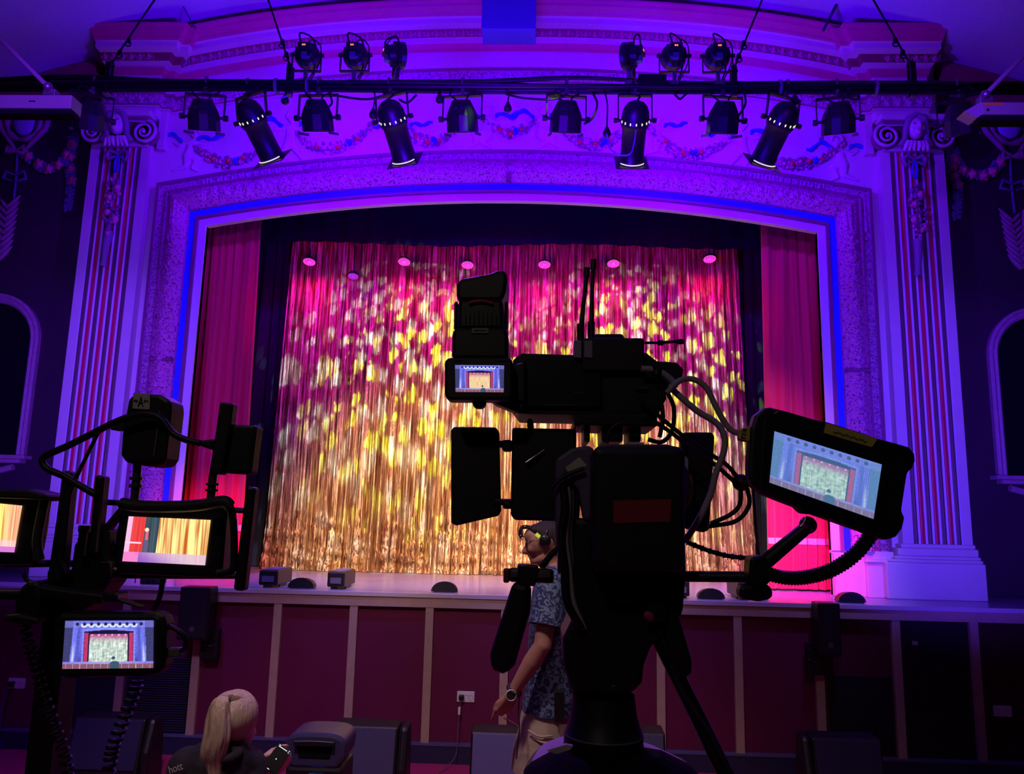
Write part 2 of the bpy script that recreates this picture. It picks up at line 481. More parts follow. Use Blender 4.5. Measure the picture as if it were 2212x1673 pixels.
# attic blocks, pilaster heads and fluted pilasters
for s in (-1, 1):
    def X(a, b): return (min(s*a, s*b), max(s*a, s*b))
    side = 'left' if s < 0 else 'right'
    mb = MB()
    a, b = X(3.72, 4.27); mb.box((a, .60, 5.93), (b, .9, 6.66), cream)
    a, b = X(3.64, 3.73); mb.box((a, .68, 5.6), (b, .9, 6.66), cream)
    a, b = X(3.70, 4.30); mb.box((a, .22, 6.69), (b, .9, 6.80), maroon)
    a, b = X(3.66, 4.40); mb.box((a, .14, 6.675), (b, .9, 6.69), redp)
    struct(mb.build('trim_6' if s < 0 else 'trim_7', bevel=.01))
    mb = MB()
    # shaft section: outer margin, seven flutes with fillets, inner margin
    x0, x1 = 3.77, 4.41; f0, f1 = 3.86, 4.32; nf = 7
    zt, zb = 5.64, 1.70
    pts = [(x0, YW, cream), (x0, .65, cream), (f0, .65, cream)]
    fw = (f1-f0)/nf; fil = fw*.34
    for k in range(nf):
        a = f0+k*fw+fil*.5; bb = a+fw-fil
        col = mat('flute_red', (.62, .02, .09), .45) if k % 2 == 1 else grey_fl
        for j in range(7):
            t = j/6; pts.append((a+(bb-a)*t, .65+.028*math.sin(PI*t)-(.016*max(0, math.sin(PI*min(1, max(0, (t-.25)*2)))) if k % 2 == 0 else 0), col if j < 6 else white_p))
    pts += [(f1, .65, cream), (x1, .65, cream), (x1, .95, cream)]
    mb.rings([[(s*x, y, z) for x, y, _ in pts] for z in (zb, zt)], [q[2] for q in pts])
    # caps above and below the flutes
    a, b = X(f0-.02, f1+.02); mb.box((a, .648, zt), (b, .9, zt+.05), cream)
    a, b = X(x0, x1); mb.box((a, .645, ZS), (b, .95, zb), cream)
    struct(mb.build('column_'+side))
    base = MB()
    for (a0, b0, y0, z0, z1) in ((3.56, 4.46, .55, ZS, 1.53), (3.60, 4.45, .565, 1.53, 1.56), (3.66, 4.44, .58, 1.56, 1.59), (3.70, 4.43, .595, 1.59, 1.66), (3.74, 4.42, .62, 1.66, 1.70)):
        a, b = X(a0, b0); base.box((a, y0, z0), (b, .9, z1), cream)
    struct(base.build('trim_8' if s < 0 else 'trim_9', bevel=.012))

# stage platform, rail and front
mb = MB()
mb.box((-8.9, -.03, 1.13), (8.9, 6.0, ZS), stage_m)
struct(mb.build('stage_platform'))
mb = MB(); mb.box((-8.9, -.055, 1.165), (8.9, -.03, ZS+.004), mat('edge_strip', (.62,.56,.60), .3)); struct(mb.build('trim_10', bevel=.004))
BU = [(-45), 121, 280, 437, 604, 767, 930, 1092, 1262, 1425, 1590, 1762, 1928, 2095, 2262]
BX = [atY(u, 1306, 0).x for u in BU]
mb = MB()
mb.box((-8.9, -.045, 1.085), (8.9, 0.03, 1.164), batten_m)
for x in BX: mb.box((x-.034, -.04, ZG), (x+.034, .03, 1.085), batten_m)
for x in BX:
    for z in (.28, .55, .78, 1.04):
        jx = x+random.uniform(-.015, .015); jz = z+random.uniform(-.05, .05)
        mb.ball((jx, -.041, jz), .0035, chrome, 6, 4)
struct(mb.build('trim_11'))
mb = MB()
door_m = mat('black_door_paint', (.008, .006, .008), .6)
dkred = mat('dark_red_panel', (.045, .004, .010), .6)
for i in range(len(BX)-1):
    mm = panel_m
    if i == 12: mm = door_m
    if i == 13: mm = dkred
    if i == 11: mm = mat('red_panel_deep', (.09, .005, .018), .6)
    mb.box((BX[i]+.034, -.005, ZG), (BX[i+1]-.034, .03, 1.086), mm)
mb.box((-8.9, 0, ZF), (BX[0], .03, 1.1), panel_m); mb.box((BX[-1], 0, ZF), (8.9, .03, 1.1), dkred)
struct(mb.build('wall_stage_front'))
mb = MB(); mb.box((-8.9, -.075, ZF), (8.9, .02, ZG-.012), navy); mb.box((-8.9, -.08, ZG-.012), (8.9, .02, ZG), mat('navy_edge', (.10,.09,.22), .5))
struct(mb.build('baseboard_front'))
# lower vent grille left, black hatch panels
vb = MB()
p0 = atY(355, 1412, -.01); p1 = atY(424, 1582, -.01)
for k in range(30):
    z = .02+(.62-.02)*k/30
    vb.box((BX[2]+.05, -.028, z), (BX[3]-.05, -.005, z+.011), mat('vent_metal', (.03,.025,.07), .5))
single(vb, 'vent_grille', 'dark slatted vent low in the stage front, left of the ponytailed person', 'vent')
vb = MB(); vb.box((BX[1]+.05, -.022, .03), (BX[2]-.04, -.005, .62), mat('hatch_navy', (.012,.012,.035), .6))
single(vb, 'hatch_panel', 'dark navy hatch panel low in the stage front behind the lower left monitor pole', 'hatch', bevel=.004)
vb = MB(); vb.box((BX[11]+.07, -.022, .03), (BX[12]-.05, -.005, .63), mat('hatch_black', (.005,.005,.008), .6))
single(vb, 'hatch_panel', 'black hatch panel low in the stage front under the right wall speaker', 'hatch', bevel=.004)
P = atY(1974, 1390, -.012)
db = thing('stage_door_handle', (P.x, -.005, P.z), 'small pale recessed handle on the black door in the stage front', 'handle')
vb = MB(); vb.box((P.x-.05, -.012, P.z-.022), (P.x+.05, -.004, P.z+.022), door_m); vb.build('backplate', db, bevel=.003)
vb = MB(); vb.box((P.x-.018, -.03, P.z-.017), (P.x+.028, -.012, P.z+.017), mat('handle_grey', (.35,.33,.4), .5)); vb.build('grip', db, bevel=.006)

# stage house behind the opening
mb = MB()
mb.box((-5, 5.6, ZS), (5, 5.7, 6.5), blackm)
mb.box((-5, 1.1, ZS), (-4.9, 5.7, 6.5), blackm); mb.box((4.9, 1.1, ZS), (5, 5.7, 6.5), blackm)
mb.box((-5, .97, 6.5), (5, 5.7, 6.6), blackm)
struct(mb.build('wall_stage_house'))
# ================================================================ DRAPES
def drape(name, x0, x1, z0, z1, Y, nfold, amp, m, label, cat='curtain', nx=400, nz=60, puddle=0, seed=1, taper=0, group=None, lean=0, jitter=1.0, crinkle=0, bandm=None, irregular=.6):
    rnd = random.Random(seed); rr = []
    for j in range(nz+1):
        t = j/nz; z = z0+(z1-z0)*t; ring = []
        for i in range(nx+1):
            u = i/nx
            wx = x0+(x1-x0)*u
            uu = u+irregular*.5/nfold*noise.noise(Vector((u*nfold*.45, seed, t*.5)))*2
            ph = 2*PI*nfold*uu+.9*noise.noise(Vector((u*nfold*.5, seed*3.1, t*1.2)))*jitter
            a = amp*(.55+.75*abs(noise.noise(Vector((u*nfold*.37, seed*1.7, t*.4)))))*(1.1-.25*t)
            y = a*math.sin(ph)+.3*a*math.sin(2.3*ph+seed)
            if puddle and t < .18:
                k = (1-t/.18)
                y -= puddle*k*k*(.5+.8*abs(noise.noise(Vector((u*11, 5, seed)))))
                y += puddle*.8*k*noise.noise(Vector((u*26+z*4, z*9, seed)))
            if crinkle: y += crinkle*noise.noise(Vector((wx*60, z*22, seed)))+crinkle*.6*noise.noise(Vector((wx*140, z*60, seed)))
            cx = (x0+x1)/2
            xx = cx+(wx-cx)*(1+taper*(1-t))+lean*(1-t)
            xx += .012*math.cos(ph)
            ring.append((xx, Y+y, z))
        rr.append(ring)
    mb = MB(); mb.rings(rr, m, smooth=True)
    return mb

def gold_mat():
    m = bpy.data.materials.new('gold_lame'); m.use_nodes = True
    nt = m.node_tree; b = nt.nodes['Principled BSDF']
    b.inputs['Metallic'].default_value = .72; b.inputs['Roughness'].default_value = .36
    tc = nt.nodes.new('ShaderNodeTexCoord')
    mp = nt.nodes.new('ShaderNodeMapping'); mp.inputs['Scale'].default_value = (1.0, 1.0, .05)
    nt.links.new(tc.outputs['Object'], mp.inputs[0])
    n1 = nt.nodes.new('ShaderNodeTexNoise'); n1.inputs['Scale'].default_value = 55; n1.inputs['Detail'].default_value = 4
    nt.links.new(mp.outputs[0], n1.inputs['Vector'])
    n2 = nt.nodes.new('ShaderNodeTexNoise'); n2.inputs['Scale'].default_value = 120; n2.inputs['Detail'].default_value = 3
    nt.links.new(tc.outputs['Object'], n2.inputs['Vector'])
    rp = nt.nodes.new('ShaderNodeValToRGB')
    rp.color_ramp.elements[0].position = .40; rp.color_ramp.elements[0].color = (.22, .08, .04, 1)  # dark streaks paint the shade between fine folds
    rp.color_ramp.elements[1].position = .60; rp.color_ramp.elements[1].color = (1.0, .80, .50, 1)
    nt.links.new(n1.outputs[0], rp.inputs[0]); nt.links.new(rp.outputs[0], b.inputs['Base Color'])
    ad = nt.nodes.new('ShaderNodeMath'); ad.operation = 'ADD'
    nt.links.new(n1.outputs[0], ad.inputs[0]); nt.links.new(n2.outputs[0], ad.inputs[1])
    bp = nt.nodes.new('ShaderNodeBump'); bp.inputs['Strength'].default_value = .8; bp.inputs['Distance'].default_value = .012
    nt.links.new(ad.outputs[0], bp.inputs['Height']); nt.links.new(bp.outputs[0], b.inputs['Normal'])
    return m
gold = gold_mat()
red_v = mat('red_velour', (.80, .018, .06), .75, sheen=.3, bump=('noise', 40, .25))
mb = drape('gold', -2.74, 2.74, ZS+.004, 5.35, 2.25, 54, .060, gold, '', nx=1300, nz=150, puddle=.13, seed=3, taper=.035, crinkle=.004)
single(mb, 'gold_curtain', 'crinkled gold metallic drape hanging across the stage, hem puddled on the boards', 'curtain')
for s, lab in ((-1, 'red velour house curtain at the left of the stage, reaching the dark gap'), (1, 'red velour house curtain at the right of the stage, behind the tilted monitor')):
    xa, xb = (-3.62, -2.72) if s < 0 else (2.70, 3.60)
    mb = drape('red', xa, xb, ZS+.02, 5.3, 1.15, 9 if s < 0 else 8, .045, red_v, '', nx=220, nz=60, seed=11+s, taper=.05, lean=-s*.03, irregular=.9)
    r_ = thing('house_curtain', ((xa+xb)/2, 1.15, ZS+.02), lab, 'curtain', 'red house curtains')
    mb.build('drape', r_)
    if True:
        rnd = 11+s
        bmb = drape('band', xa, xb, 1.66, 1.71, 1.142, 9 if s < 0 else 8, .045, mat('pale_tape', (.85,.62,.50), .6), '', nx=220, nz=2, seed=11+s, taper=0, irregular=.9)
        # follow the drape's own folds at this height
        bm2 = MB(); rows = []
        nx = 220; nz = 60
        for tz in (1.655, 1.685, 1.715):
            z0_, z1_ = ZS+.02, 5.3; t = (tz-z0_)/(z1_-z0_); ring = []
            nf = 9 if s < 0 else 8; sd = 11+s
            for i in range(nx+1):
                u = i/nx; wx = xa+(xb-xa)*u
                uu = u+.9*.5/nf*noise.noise(Vector((u*nf*.45, sd, t*.5)))*2
                ph = 2*PI*nf*uu+.9*noise.noise(Vector((u*nf*.5, sd*3.1, t*1.2)))
                a = .045*(.55+.75*abs(noise.noise(Vector((u*nf*.37, sd*1.7, t*.4)))))*(1.1-.25*t)
                y = a*math.sin(ph)+.3*a*math.sin(2.3*ph+sd)
                cx = (xa+xb)/2; xx = cx+(wx-cx)*(1+.05*(1-t))+(-s*.03)*(1-t)+.012*math.cos(ph)
                ring.append((xx, 1.15+y-.006, tz))
            rows.append(ring)
        bm2.rings(rows, mat('pale_tape', (.85,.62,.50), .6), smooth=True)
        bm2.build('hem_band', r_)
# black masking: legs either side and the border across the top
for s, lab in ((-1, 'black masking leg between the left red curtain and the gold drape'), (1, 'black masking leg between the right red curtain and the gold drape')):
    xa, xb = (-3.7, -2.55) if s < 0 else (2.55, 3.7)
    mb = drape('leg', xa, xb, ZS+.01, 5.6, 2.55 if s < 0 else 2.55, 8, .04, mat('navy_serge', (.028, .035, .06), .9, spec=.1), '', nx=160, nz=30, seed=21+s)
    single(mb, 'masking_leg', lab, 'curtain', 'black masking legs')
mb = MB()
rows = []
for j in range(13):
    t = j/12; ring = []
    for i in range(241):
        x = -4.6+9.2*i/240
        zb = 4.86+.02*math.sin(x*2.1)
        ring.append((x, 1.45+.02*math.sin(x*22+math.sin(x*3)), zb+(6.4-zb)*t))
    rows.append(ring)
mb.rings(rows, blackc, smooth=True)
single(mb, 'border_drape', 'black border drape hanging across the top of the stage opening', 'curtain')
# ================================================================ PLASTER ORNAMENT
def relief(caps, Y, depth, m, name, label=None, cat=None, group=None, res=.011, k=.03, parent=None, detail=0.0, mb_only=False):
    """a plaster figure in low relief: blended capsules (x,z,r, x,z,r[,h]) raised from the wall, welded into one closed surface"""
    xs = [c[i] for c in caps for i in (0, 3)]; zs = [c[i] for c in caps for i in (1, 4)]
    rm = max(max(c[2], c[5]) for c in caps)+.01
    x0, x1, z0, z1 = min(xs)-rm, max(xs)+rm, min(zs)-rm, max(zs)+rm
    nx = int((x1-x0)/res)+2; nz = int((z1-z0)/res)+2
    H = {}; vs = []; fs = []
    for j in range(nz):
        z = z0+j*res
        for i in range(nx):
            x = x0+i*res; best = 0
            for c in caps:
                ax, az, ra, bx, bz, rb = c[:6]; hh = c[6] if len(c) > 6 else 1
                dx, dz = bx-ax, bz-az; L = dx*dx+dz*dz
                t = 0 if L == 0 else max(0, min(1, ((x-ax)*dx+(z-az)*dz)/L))
                r = ra+(rb-ra)*t; d2_ = (x-ax-dx*t)**2+(z-az-dz*t)**2
                if d2_ < r*r:
                    h = math.sqrt(r*r-d2_)*hh
                    best = max(best, h) if abs(best-h) > k else max(best, h)+.25*(k-abs(best-h))*min(1, best/k)
            if best > 0:
                if detail: best += detail*noise.noise(Vector((x*45, z*45, 1)))
                H[(i, j)] = len(vs); vs.append((x, Y-min(best, .12)*depth, z))
    nb = len(vs)
    for (i, j), q in H.items():
        if (i+1, j) in H and (i, j+1) in H and (i+1, j+1) in H:
            fs.append((q, H[(i+1, j)], H[(i+1, j+1)], H[(i, j+1)]))
    # skirt back to the wall
    cnt = {}
    for f in fs:
        for a in range(4):
            e = (f[a], f[(a+1) % 4]); kx = tuple(sorted(e)); cnt[kx] = (cnt.get(kx, (0, e))[0]+1, e)
    sk = {}
    for kx, (n, e) in cnt.items():
        if n == 1:
            for q in e:
                if q not in sk: sk[q] = len(vs); vs.append((vs[q][0], Y+.004, vs[q][2]))
            fs.append((e[1], e[0], sk[e[0]], sk[e[1]]))
    mb = MB(); mb.add(vs, fs, m, True)
    return mb

fig_m = mat('relief_plaster', (.78, .58, .62), .6)
rib_m = mat('blue_ribbon_paint', (.03, .07, .55), .5)
fruit_r = mat('fruit_red', (.80, .03, .06), .45); fruit_b = mat('fruit_blue', (.02, .05, .65), .45)
fruit_p = mat('fruit_pink', (.80, .30, .35), .5); fruit_l = mat('leaf_mauve', (.30, .20, .28), .5)
YR = YW-.002
def cherub(u, v, h, flip, lean, pose, label):
    """h: height in m; drawn around the hips; pose 0 kneeling, 1 striding, 2 seated"""
    P = atY(u, v, YW); s = h; f = -1 if flip else 1
    def c(ax, az, ra, bx, bz, rb, hh=1): return (P.x+f*ax*s, P.z+az*s, ra*s, P.x+f*bx*s, P.z+bz*s, rb*s, hh)
    tx = .10*lean
    caps = [c(tx, .86, .115, tx+.01, .88, .11, .8), c(tx*.8, .72, .05, tx, .80, .05, .7), c(tx*.6, .64, .115, tx*.2, .50, .10, .7), c(tx*.2, .50, .10, 0, .38, .125, .7)]
    if pose == 0:
        caps += [c(0, .36, .11, .20, .30, .085), c(.20, .30, .08, .10, .08, .05), c(.10, .08, .05, .22, .02, .035),
                 c(-.02, .34, .11, -.02, .12, .07), c(-.02, .12, .07, -.30, .02, .04)]
    elif pose == 1:
        caps += [c(.02, .36, .10, .10, .18, .075), c(.10, .18, .07, .04, .02, .04), c(.04, .02, .04, .13, -.02, .03),
                 c(-.03, .36, .10, -.14, .20, .07), c(-.14, .20, .07, -.25, .04, .04)]
    else:
        caps += [c(0, .34, .13, .26, .32, .09), c(.26, .32, .08, .24, .10, .05), c(.24, .10, .05, .36, .03, .035),
                 c(-.02, .30, .12, .14, .16, .08), c(.14, .16, .07, -.06, .03, .05)]
    # arms reaching to the swags
    caps += [c(tx*.6+.05, .68, .055, .28, .62, .045), c(.28, .62, .045, .46, .66, .035), c(.46, .66, .035, .53, .67, .03),
             c(tx*.6-.05, .68, .055, -.22, .58, .045), c(-.22, .58, .045, -.34, .66, .032)]
    mb = relief(caps, YR, .75, fig_m, 'cherub', res=.010, k=.02)
    # curls of hair
    rn = random.Random(int(u))
    for k in range(14):
        a = R(-10+200*k/13); hx = P.x+f*(tx-.005)*s+.105*s*math.cos(a); hz = P.z+.885*s+.10*s*math.sin(a)
        mb.ball((hx, YR-.03, hz), .026*s+.004, fig_m, 7, 5)
    r_ = thing('cherub_relief', (P.x, YW, P.z), label, 'relief', 'plaster cherubs on the frieze')
    mb.build('figure', r_)
    # fluttering ribbons behind the shoulders
    for sd in (-1, 1):
        rb = MB(); pts = []
        for k in range(13):
            t = k/12; pts.append((P.x+sd*(.16+.55*t)*s, YR-.012, P.z+(.70+.07*math.sin(t*7+sd)*(.4+t)+.10*math.sin(t*3))*s))
        for off in (0, .034*s, -.032*s):
            rb.tube([(p[0], p[1]-.006*(off == 0), p[2]+off*math.cos(i*.7)) for i, p in enumerate(pts)], [.019*s*(.7+.5*abs(math.sin(i*.8)))+.002 for i in range(13)], rib_m, 6)
        rb.build('ribbon', r_)
    return r_
cherub(405, 372, .50, False, 1, 0, 'kneeling plaster cherub at the far left end of the frieze')
cherub(624, 348, .56, True, -.3, 1, 'standing plaster cherub between the long black lamp and the third short lamp')
cherub(1052, 322, .50, True, .4, 2, 'seated plaster cherub just left of the frieze centre, beside the green dappled lamp')
cherub(1170, 322, .50, False, .4, 2, 'seated plaster cherub just right of the frieze centre')
cherub(868, 334, .44, True, 0, 0, 'kneeling plaster cherub mostly hidden behind the left long teal lit lamp')
cherub(1420, 336, .44, False, 0, 0, 'kneeling plaster cherub at the right side of the round backed long lamp')
cherub(1605, 362, .52, False, -.3, 1, 'striding plaster cherub below the short lamp at the right part of the frieze')
cherub(1820, 392, .50, True, 1, 0, 'crouching plaster cherub at the far right end of the frieze')

def swag(pts, label, Y=YW, r=.045, n=190, seed=1, name='fruit_garland', group='fruit garlands on the frieze', dark=False):
    rn = random.Random(seed); C = catmull(pts, 10); mb = MB(); gb = MB(); N = len(C)
    for k in range(n):
        t = rn.random(); q = C[int(t*(N-1))]; wdt = r*(.45+1.0*math.sin(PI*t))
        p = (q.x+rn.uniform(-1, 1)*wdt*.35, Y-.012-rn.random()*.02, q.z+rn.uniform(-1, 1)*wdt)
        mm = rn.choice([fruit_p, fruit_l, fruit_l, fruit_p, mauve, fruit_l])
        mb.ball(p, rn.uniform(.010, .019), mm, 7, 5)
    for t, mm, rr_ in ((.3, fruit_r, .026), (.5, fruit_r, .028), (.42, fruit_p, .024), (.68, fruit_r, .023), (.22, fruit_p, .022)):
        q = C[int(t*(N-1))]; mb.ball((q.x, Y-.03, q.z+rn.uniform(-.02, .02)), rr_, mm, 10, 7)
    q = C[int(.6*(N-1))]
    for k in range(14):
        mb.ball((q.x+rn.uniform(-.03, .03), Y-.035-rn.random()*.012, q.z+rn.uniform(-.035, .03)), .0125, fruit_b, 7, 5)
    single(mb, name, label, 'garland', group)
def PX(l, Y=YW): return [atY(a, b, Y) for a, b in l]
swag(PX([(420, 318), (455, 342), (495, 354), (540, 340), (585, 312)]), 'painted fruit garland on the frieze behind the leftmost long black lamp', seed=1)
swag(PX([(640, 285), (665, 312), (710, 322), (755, 312), (800, 278), (812, 258)]), 'painted fruit garland on the frieze left of the teal lit long lamp', seed=2)
swag(PX([(875, 270), (895, 296), (925, 308), (960, 302), (985, 285)]), 'painted fruit garland between the teal lit long lamp and the green dappled lamp', seed=3)
swag(PX([(1045, 262), (1075, 282), (1103, 290), (1135, 280), (1160, 262)]), 'small painted fruit garland held by the two cherubs at the frieze centre', seed=4, n=80)
swag(PX([(1215, 285), (1245, 305), (1285, 315), (1330, 300), (1345, 280)]), 'painted fruit garland behind the round backed long lamp, right of centre', seed=5)
swag(PX([(1400, 275), (1430, 305), (1475, 335), (1530, 328), (1580, 300)]), 'painted fruit garland below the right tall cable mount of the bar', seed=6)
swag(PX([(1660, 342), (1700, 356), (1745, 352), (1785, 338), (1825, 312)]), 'painted fruit garland at the right end of the frieze', seed=7)

# capitals with a veiled mask, volutes, and a flower drop on the flutes
def capital(s):
    side = 'left' if s < 0 else 'right'; cx = s*4.085; Y0 = .60
    r_ = thing('pilaster_capital', (cx, .66, 5.64), 'ionic capital with scrolls and a veiled mask on the %s fluted pilaster' % side, 'capital', 'mask capitals')
    mb = MB()
    mb.box((cx-.34, .52, 5.90), (cx+.34, .66, 5.96), cream)
    mb.box((cx-.31, .55, 5.86), (cx+.31, .66, 5.90), mauve)
    mb.box((cx-.30, .60, 5.66), (cx+.30, .66, 5.86), grey_fl)
    mb.box((cx-.30, .615, 5.60), (cx+.30, .66, 5.67), cream)
    mb.build('abacus', r_, bevel=.008)
    for d in (-1, 1):
        vb = MB(); vx = cx+d*.27; vz = 5.74
        pts = []
        for k in range(44):
            t = k/43; a = PI*.5+d*(-1)*t*2*PI*2.1; rr_ = .118*(1-t)**.85+.012
            pts.append((vx+rr_*math.cos(a), .575-.02*t, vz+rr_*math.sin(a)))
        vb.tube(pts, [.020*(1-.5*k/43) for k in range(44)], cream, 8)
        vb.cyl((vx, .60, vz), (vx, .66, vz), .125, mauve, n=26)
        vb.ball((vx, .56, vz), .022, cream, 10, 7)
        vb.tube([(vx, .58, vz+.118), (cx+d*.15, .575, 5.865), (cx, .58, 5.87)], .018, cream, 8)
        for k in range(5):   # acanthus leaf under the scroll
            vb.ball((vx+d*.03*k*.6, .60, vz-.10+.03*k), (.03, .02, .035), grey_fl, 8, 6)
        vb.build('volute', r_)
    mk = MB()
    # head: face, hood and shoulders
    mk.ball((cx, .53, 5.80), (.085, .075, .115), fig_m, 18, 12)
    mk.ball((cx, .475, 5.745), (.035, .03, .035), fig_m, 12, 8)
    mk.tube([(cx, .455, 5.835), (cx, .435, 5.79), (cx, .448, 5.775)], [.012, .018, .014], fig_m, 8)
    for d in (-1, 1):
        mk.ball((cx+d*.033, .47, 5.822), (.017, .012, .009), grey_fl, 8, 6)
        mk.tube([(cx+d*.012, .462, 5.845), (cx+d*.035, .460, 5.853), (cx+d*.058, .475, 5.842)], .006, fig_m, 6)
        mk.ball((cx+d*.045, .487, 5.78), (.025, .022, .028), fig_m, 10, 6)
    mk.tube([(cx-.024, .455, 5.748), (cx, .449, 5.745), (cx+.024, .455, 5.748)], [.004, .008, .004], redp, 6)
    mk.build('mask', r_)
    hd = MB()
    for d in (-1, 1):
        hd.tube([(cx, .50, 5.935), (cx+d*.07, .50, 5.90), (cx+d*.10, .52, 5.80), (cx+d*.105, .54, 5.70), (cx+d*.15, .56, 5.62)], [.03, .035, .032, .03, .035], fruit_l, 10)
        for k in range(3):
            hd.tube([(cx+d*(.02+.03*k), .535, 5.66), (cx+d*(.03+.035*k), .53, 5.62), (cx+d*(.02+.05*k), .55, 5.57)], [.03, .028, .012], fig_m, 8)
    hd.build('hood', r_)
    # bow and flower drop
    g = thing('flower_drop', (cx, .63, 4.9), 'string of plaster roses and leaves hanging on the %s fluted pilaster' % side, 'garland', 'flower drops')
    fb = MB()
    for d in (-1, 1):
        fb.tube([(cx, .60, 5.50), (cx+d*.07, .59, 5.54), (cx+d*.115, .60, 5.50), (cx+d*.09, .60, 5.44), (cx+d*.02, .60, 5.48)], [.012, .025, .028, .022, .012], fruit_l, 8)
        fb.tube([(cx, .60, 5.50), (cx+d*.025, .60, 5.40), (cx+d*.012, .60, 5.30)], .012, rib_m, 6)
    fb.build('bow', g)
    fl = MB(); rn = random.Random(5+s)
    for k in range(64):
        t = rn.random(); z = 5.22-.60*t; wd = .085*math.sin(PI*min(1, t*1.02+.1))**.6
        fl.ball((cx+rn.uniform(-1, 1)*wd, .60-rn.random()*.03, z), (rn.uniform(.016, .03), .018, rn.uniform(.014, .026)), rn.choice([fruit_p, fruit_l, mauve, fruit_l]), 7, 5)
    for (dx, z, rr_) in ((.035, 5.12, .045), (.05, 4.78, .045), (-.04, 4.86, .04), (-.03, 5.02, .038)):
        for q in range(3): fl.lathe([(0, rr_*(1-.28*q)), (.02, rr_*(.9-.28*q)), (.028, .004)], (cx+dx, .59-.004*q, z), (0, -1, 0), fruit_p, 12)
    fl.tube([(cx-.01, .62, 4.66), (cx-.02, .61, 4.5), (cx-.03, .62, 4.33)], [.05, .04, .03], fruit_l, 8)
    fl.lathe([(0, .018), (.05, .04), (.07, .03)], (cx-.03, .62, 4.36), (0, 0, -1), fruit_l, 10)
    fl.build('roses', g)
capital(-1); capital(1)

# side wall ornament: cartouche, rose swags, trophies, round headed niches
wall_o = mat('wall_ornament', (.55, .26, .38), .5, vary=(18, .5)); rose_o = mat('rose_pink', (.80, .28, .26), .5); leaf_o = mat('leaf_blue_grey', (.16, .18, .30), .5)
YS = .875
def rose(mb, x, z, r, Y=YS):
    for q in range(4): mb.lathe([(0, r*(1-.24*q)), (.018, r*(.92-.24*q)), (.024, .003)], (x+.003*q, Y-.02-.007*q, z), (0, -1, 0), rose_o, 12)
    for k in range(5):
        a = 2*PI*k/5+x*9; mb.ball((x+r*.95*math.cos(a), Y-.02, z+r*.95*math.sin(a)), (r*.38, .014, r*.38), rose_o, 8, 5)
def leaves(mb, x, z, r, seed):
    rn = random.Random(seed)
    for k in range(7):
        a = rn.uniform(0, 2*PI); mb.ball((x+r*math.cos(a), YS-.015, z+r*math.sin(a)), (.03, .012, .016), leaf_o, 7, 5, Matrix.Rotation(-a, 3, 'Y'))
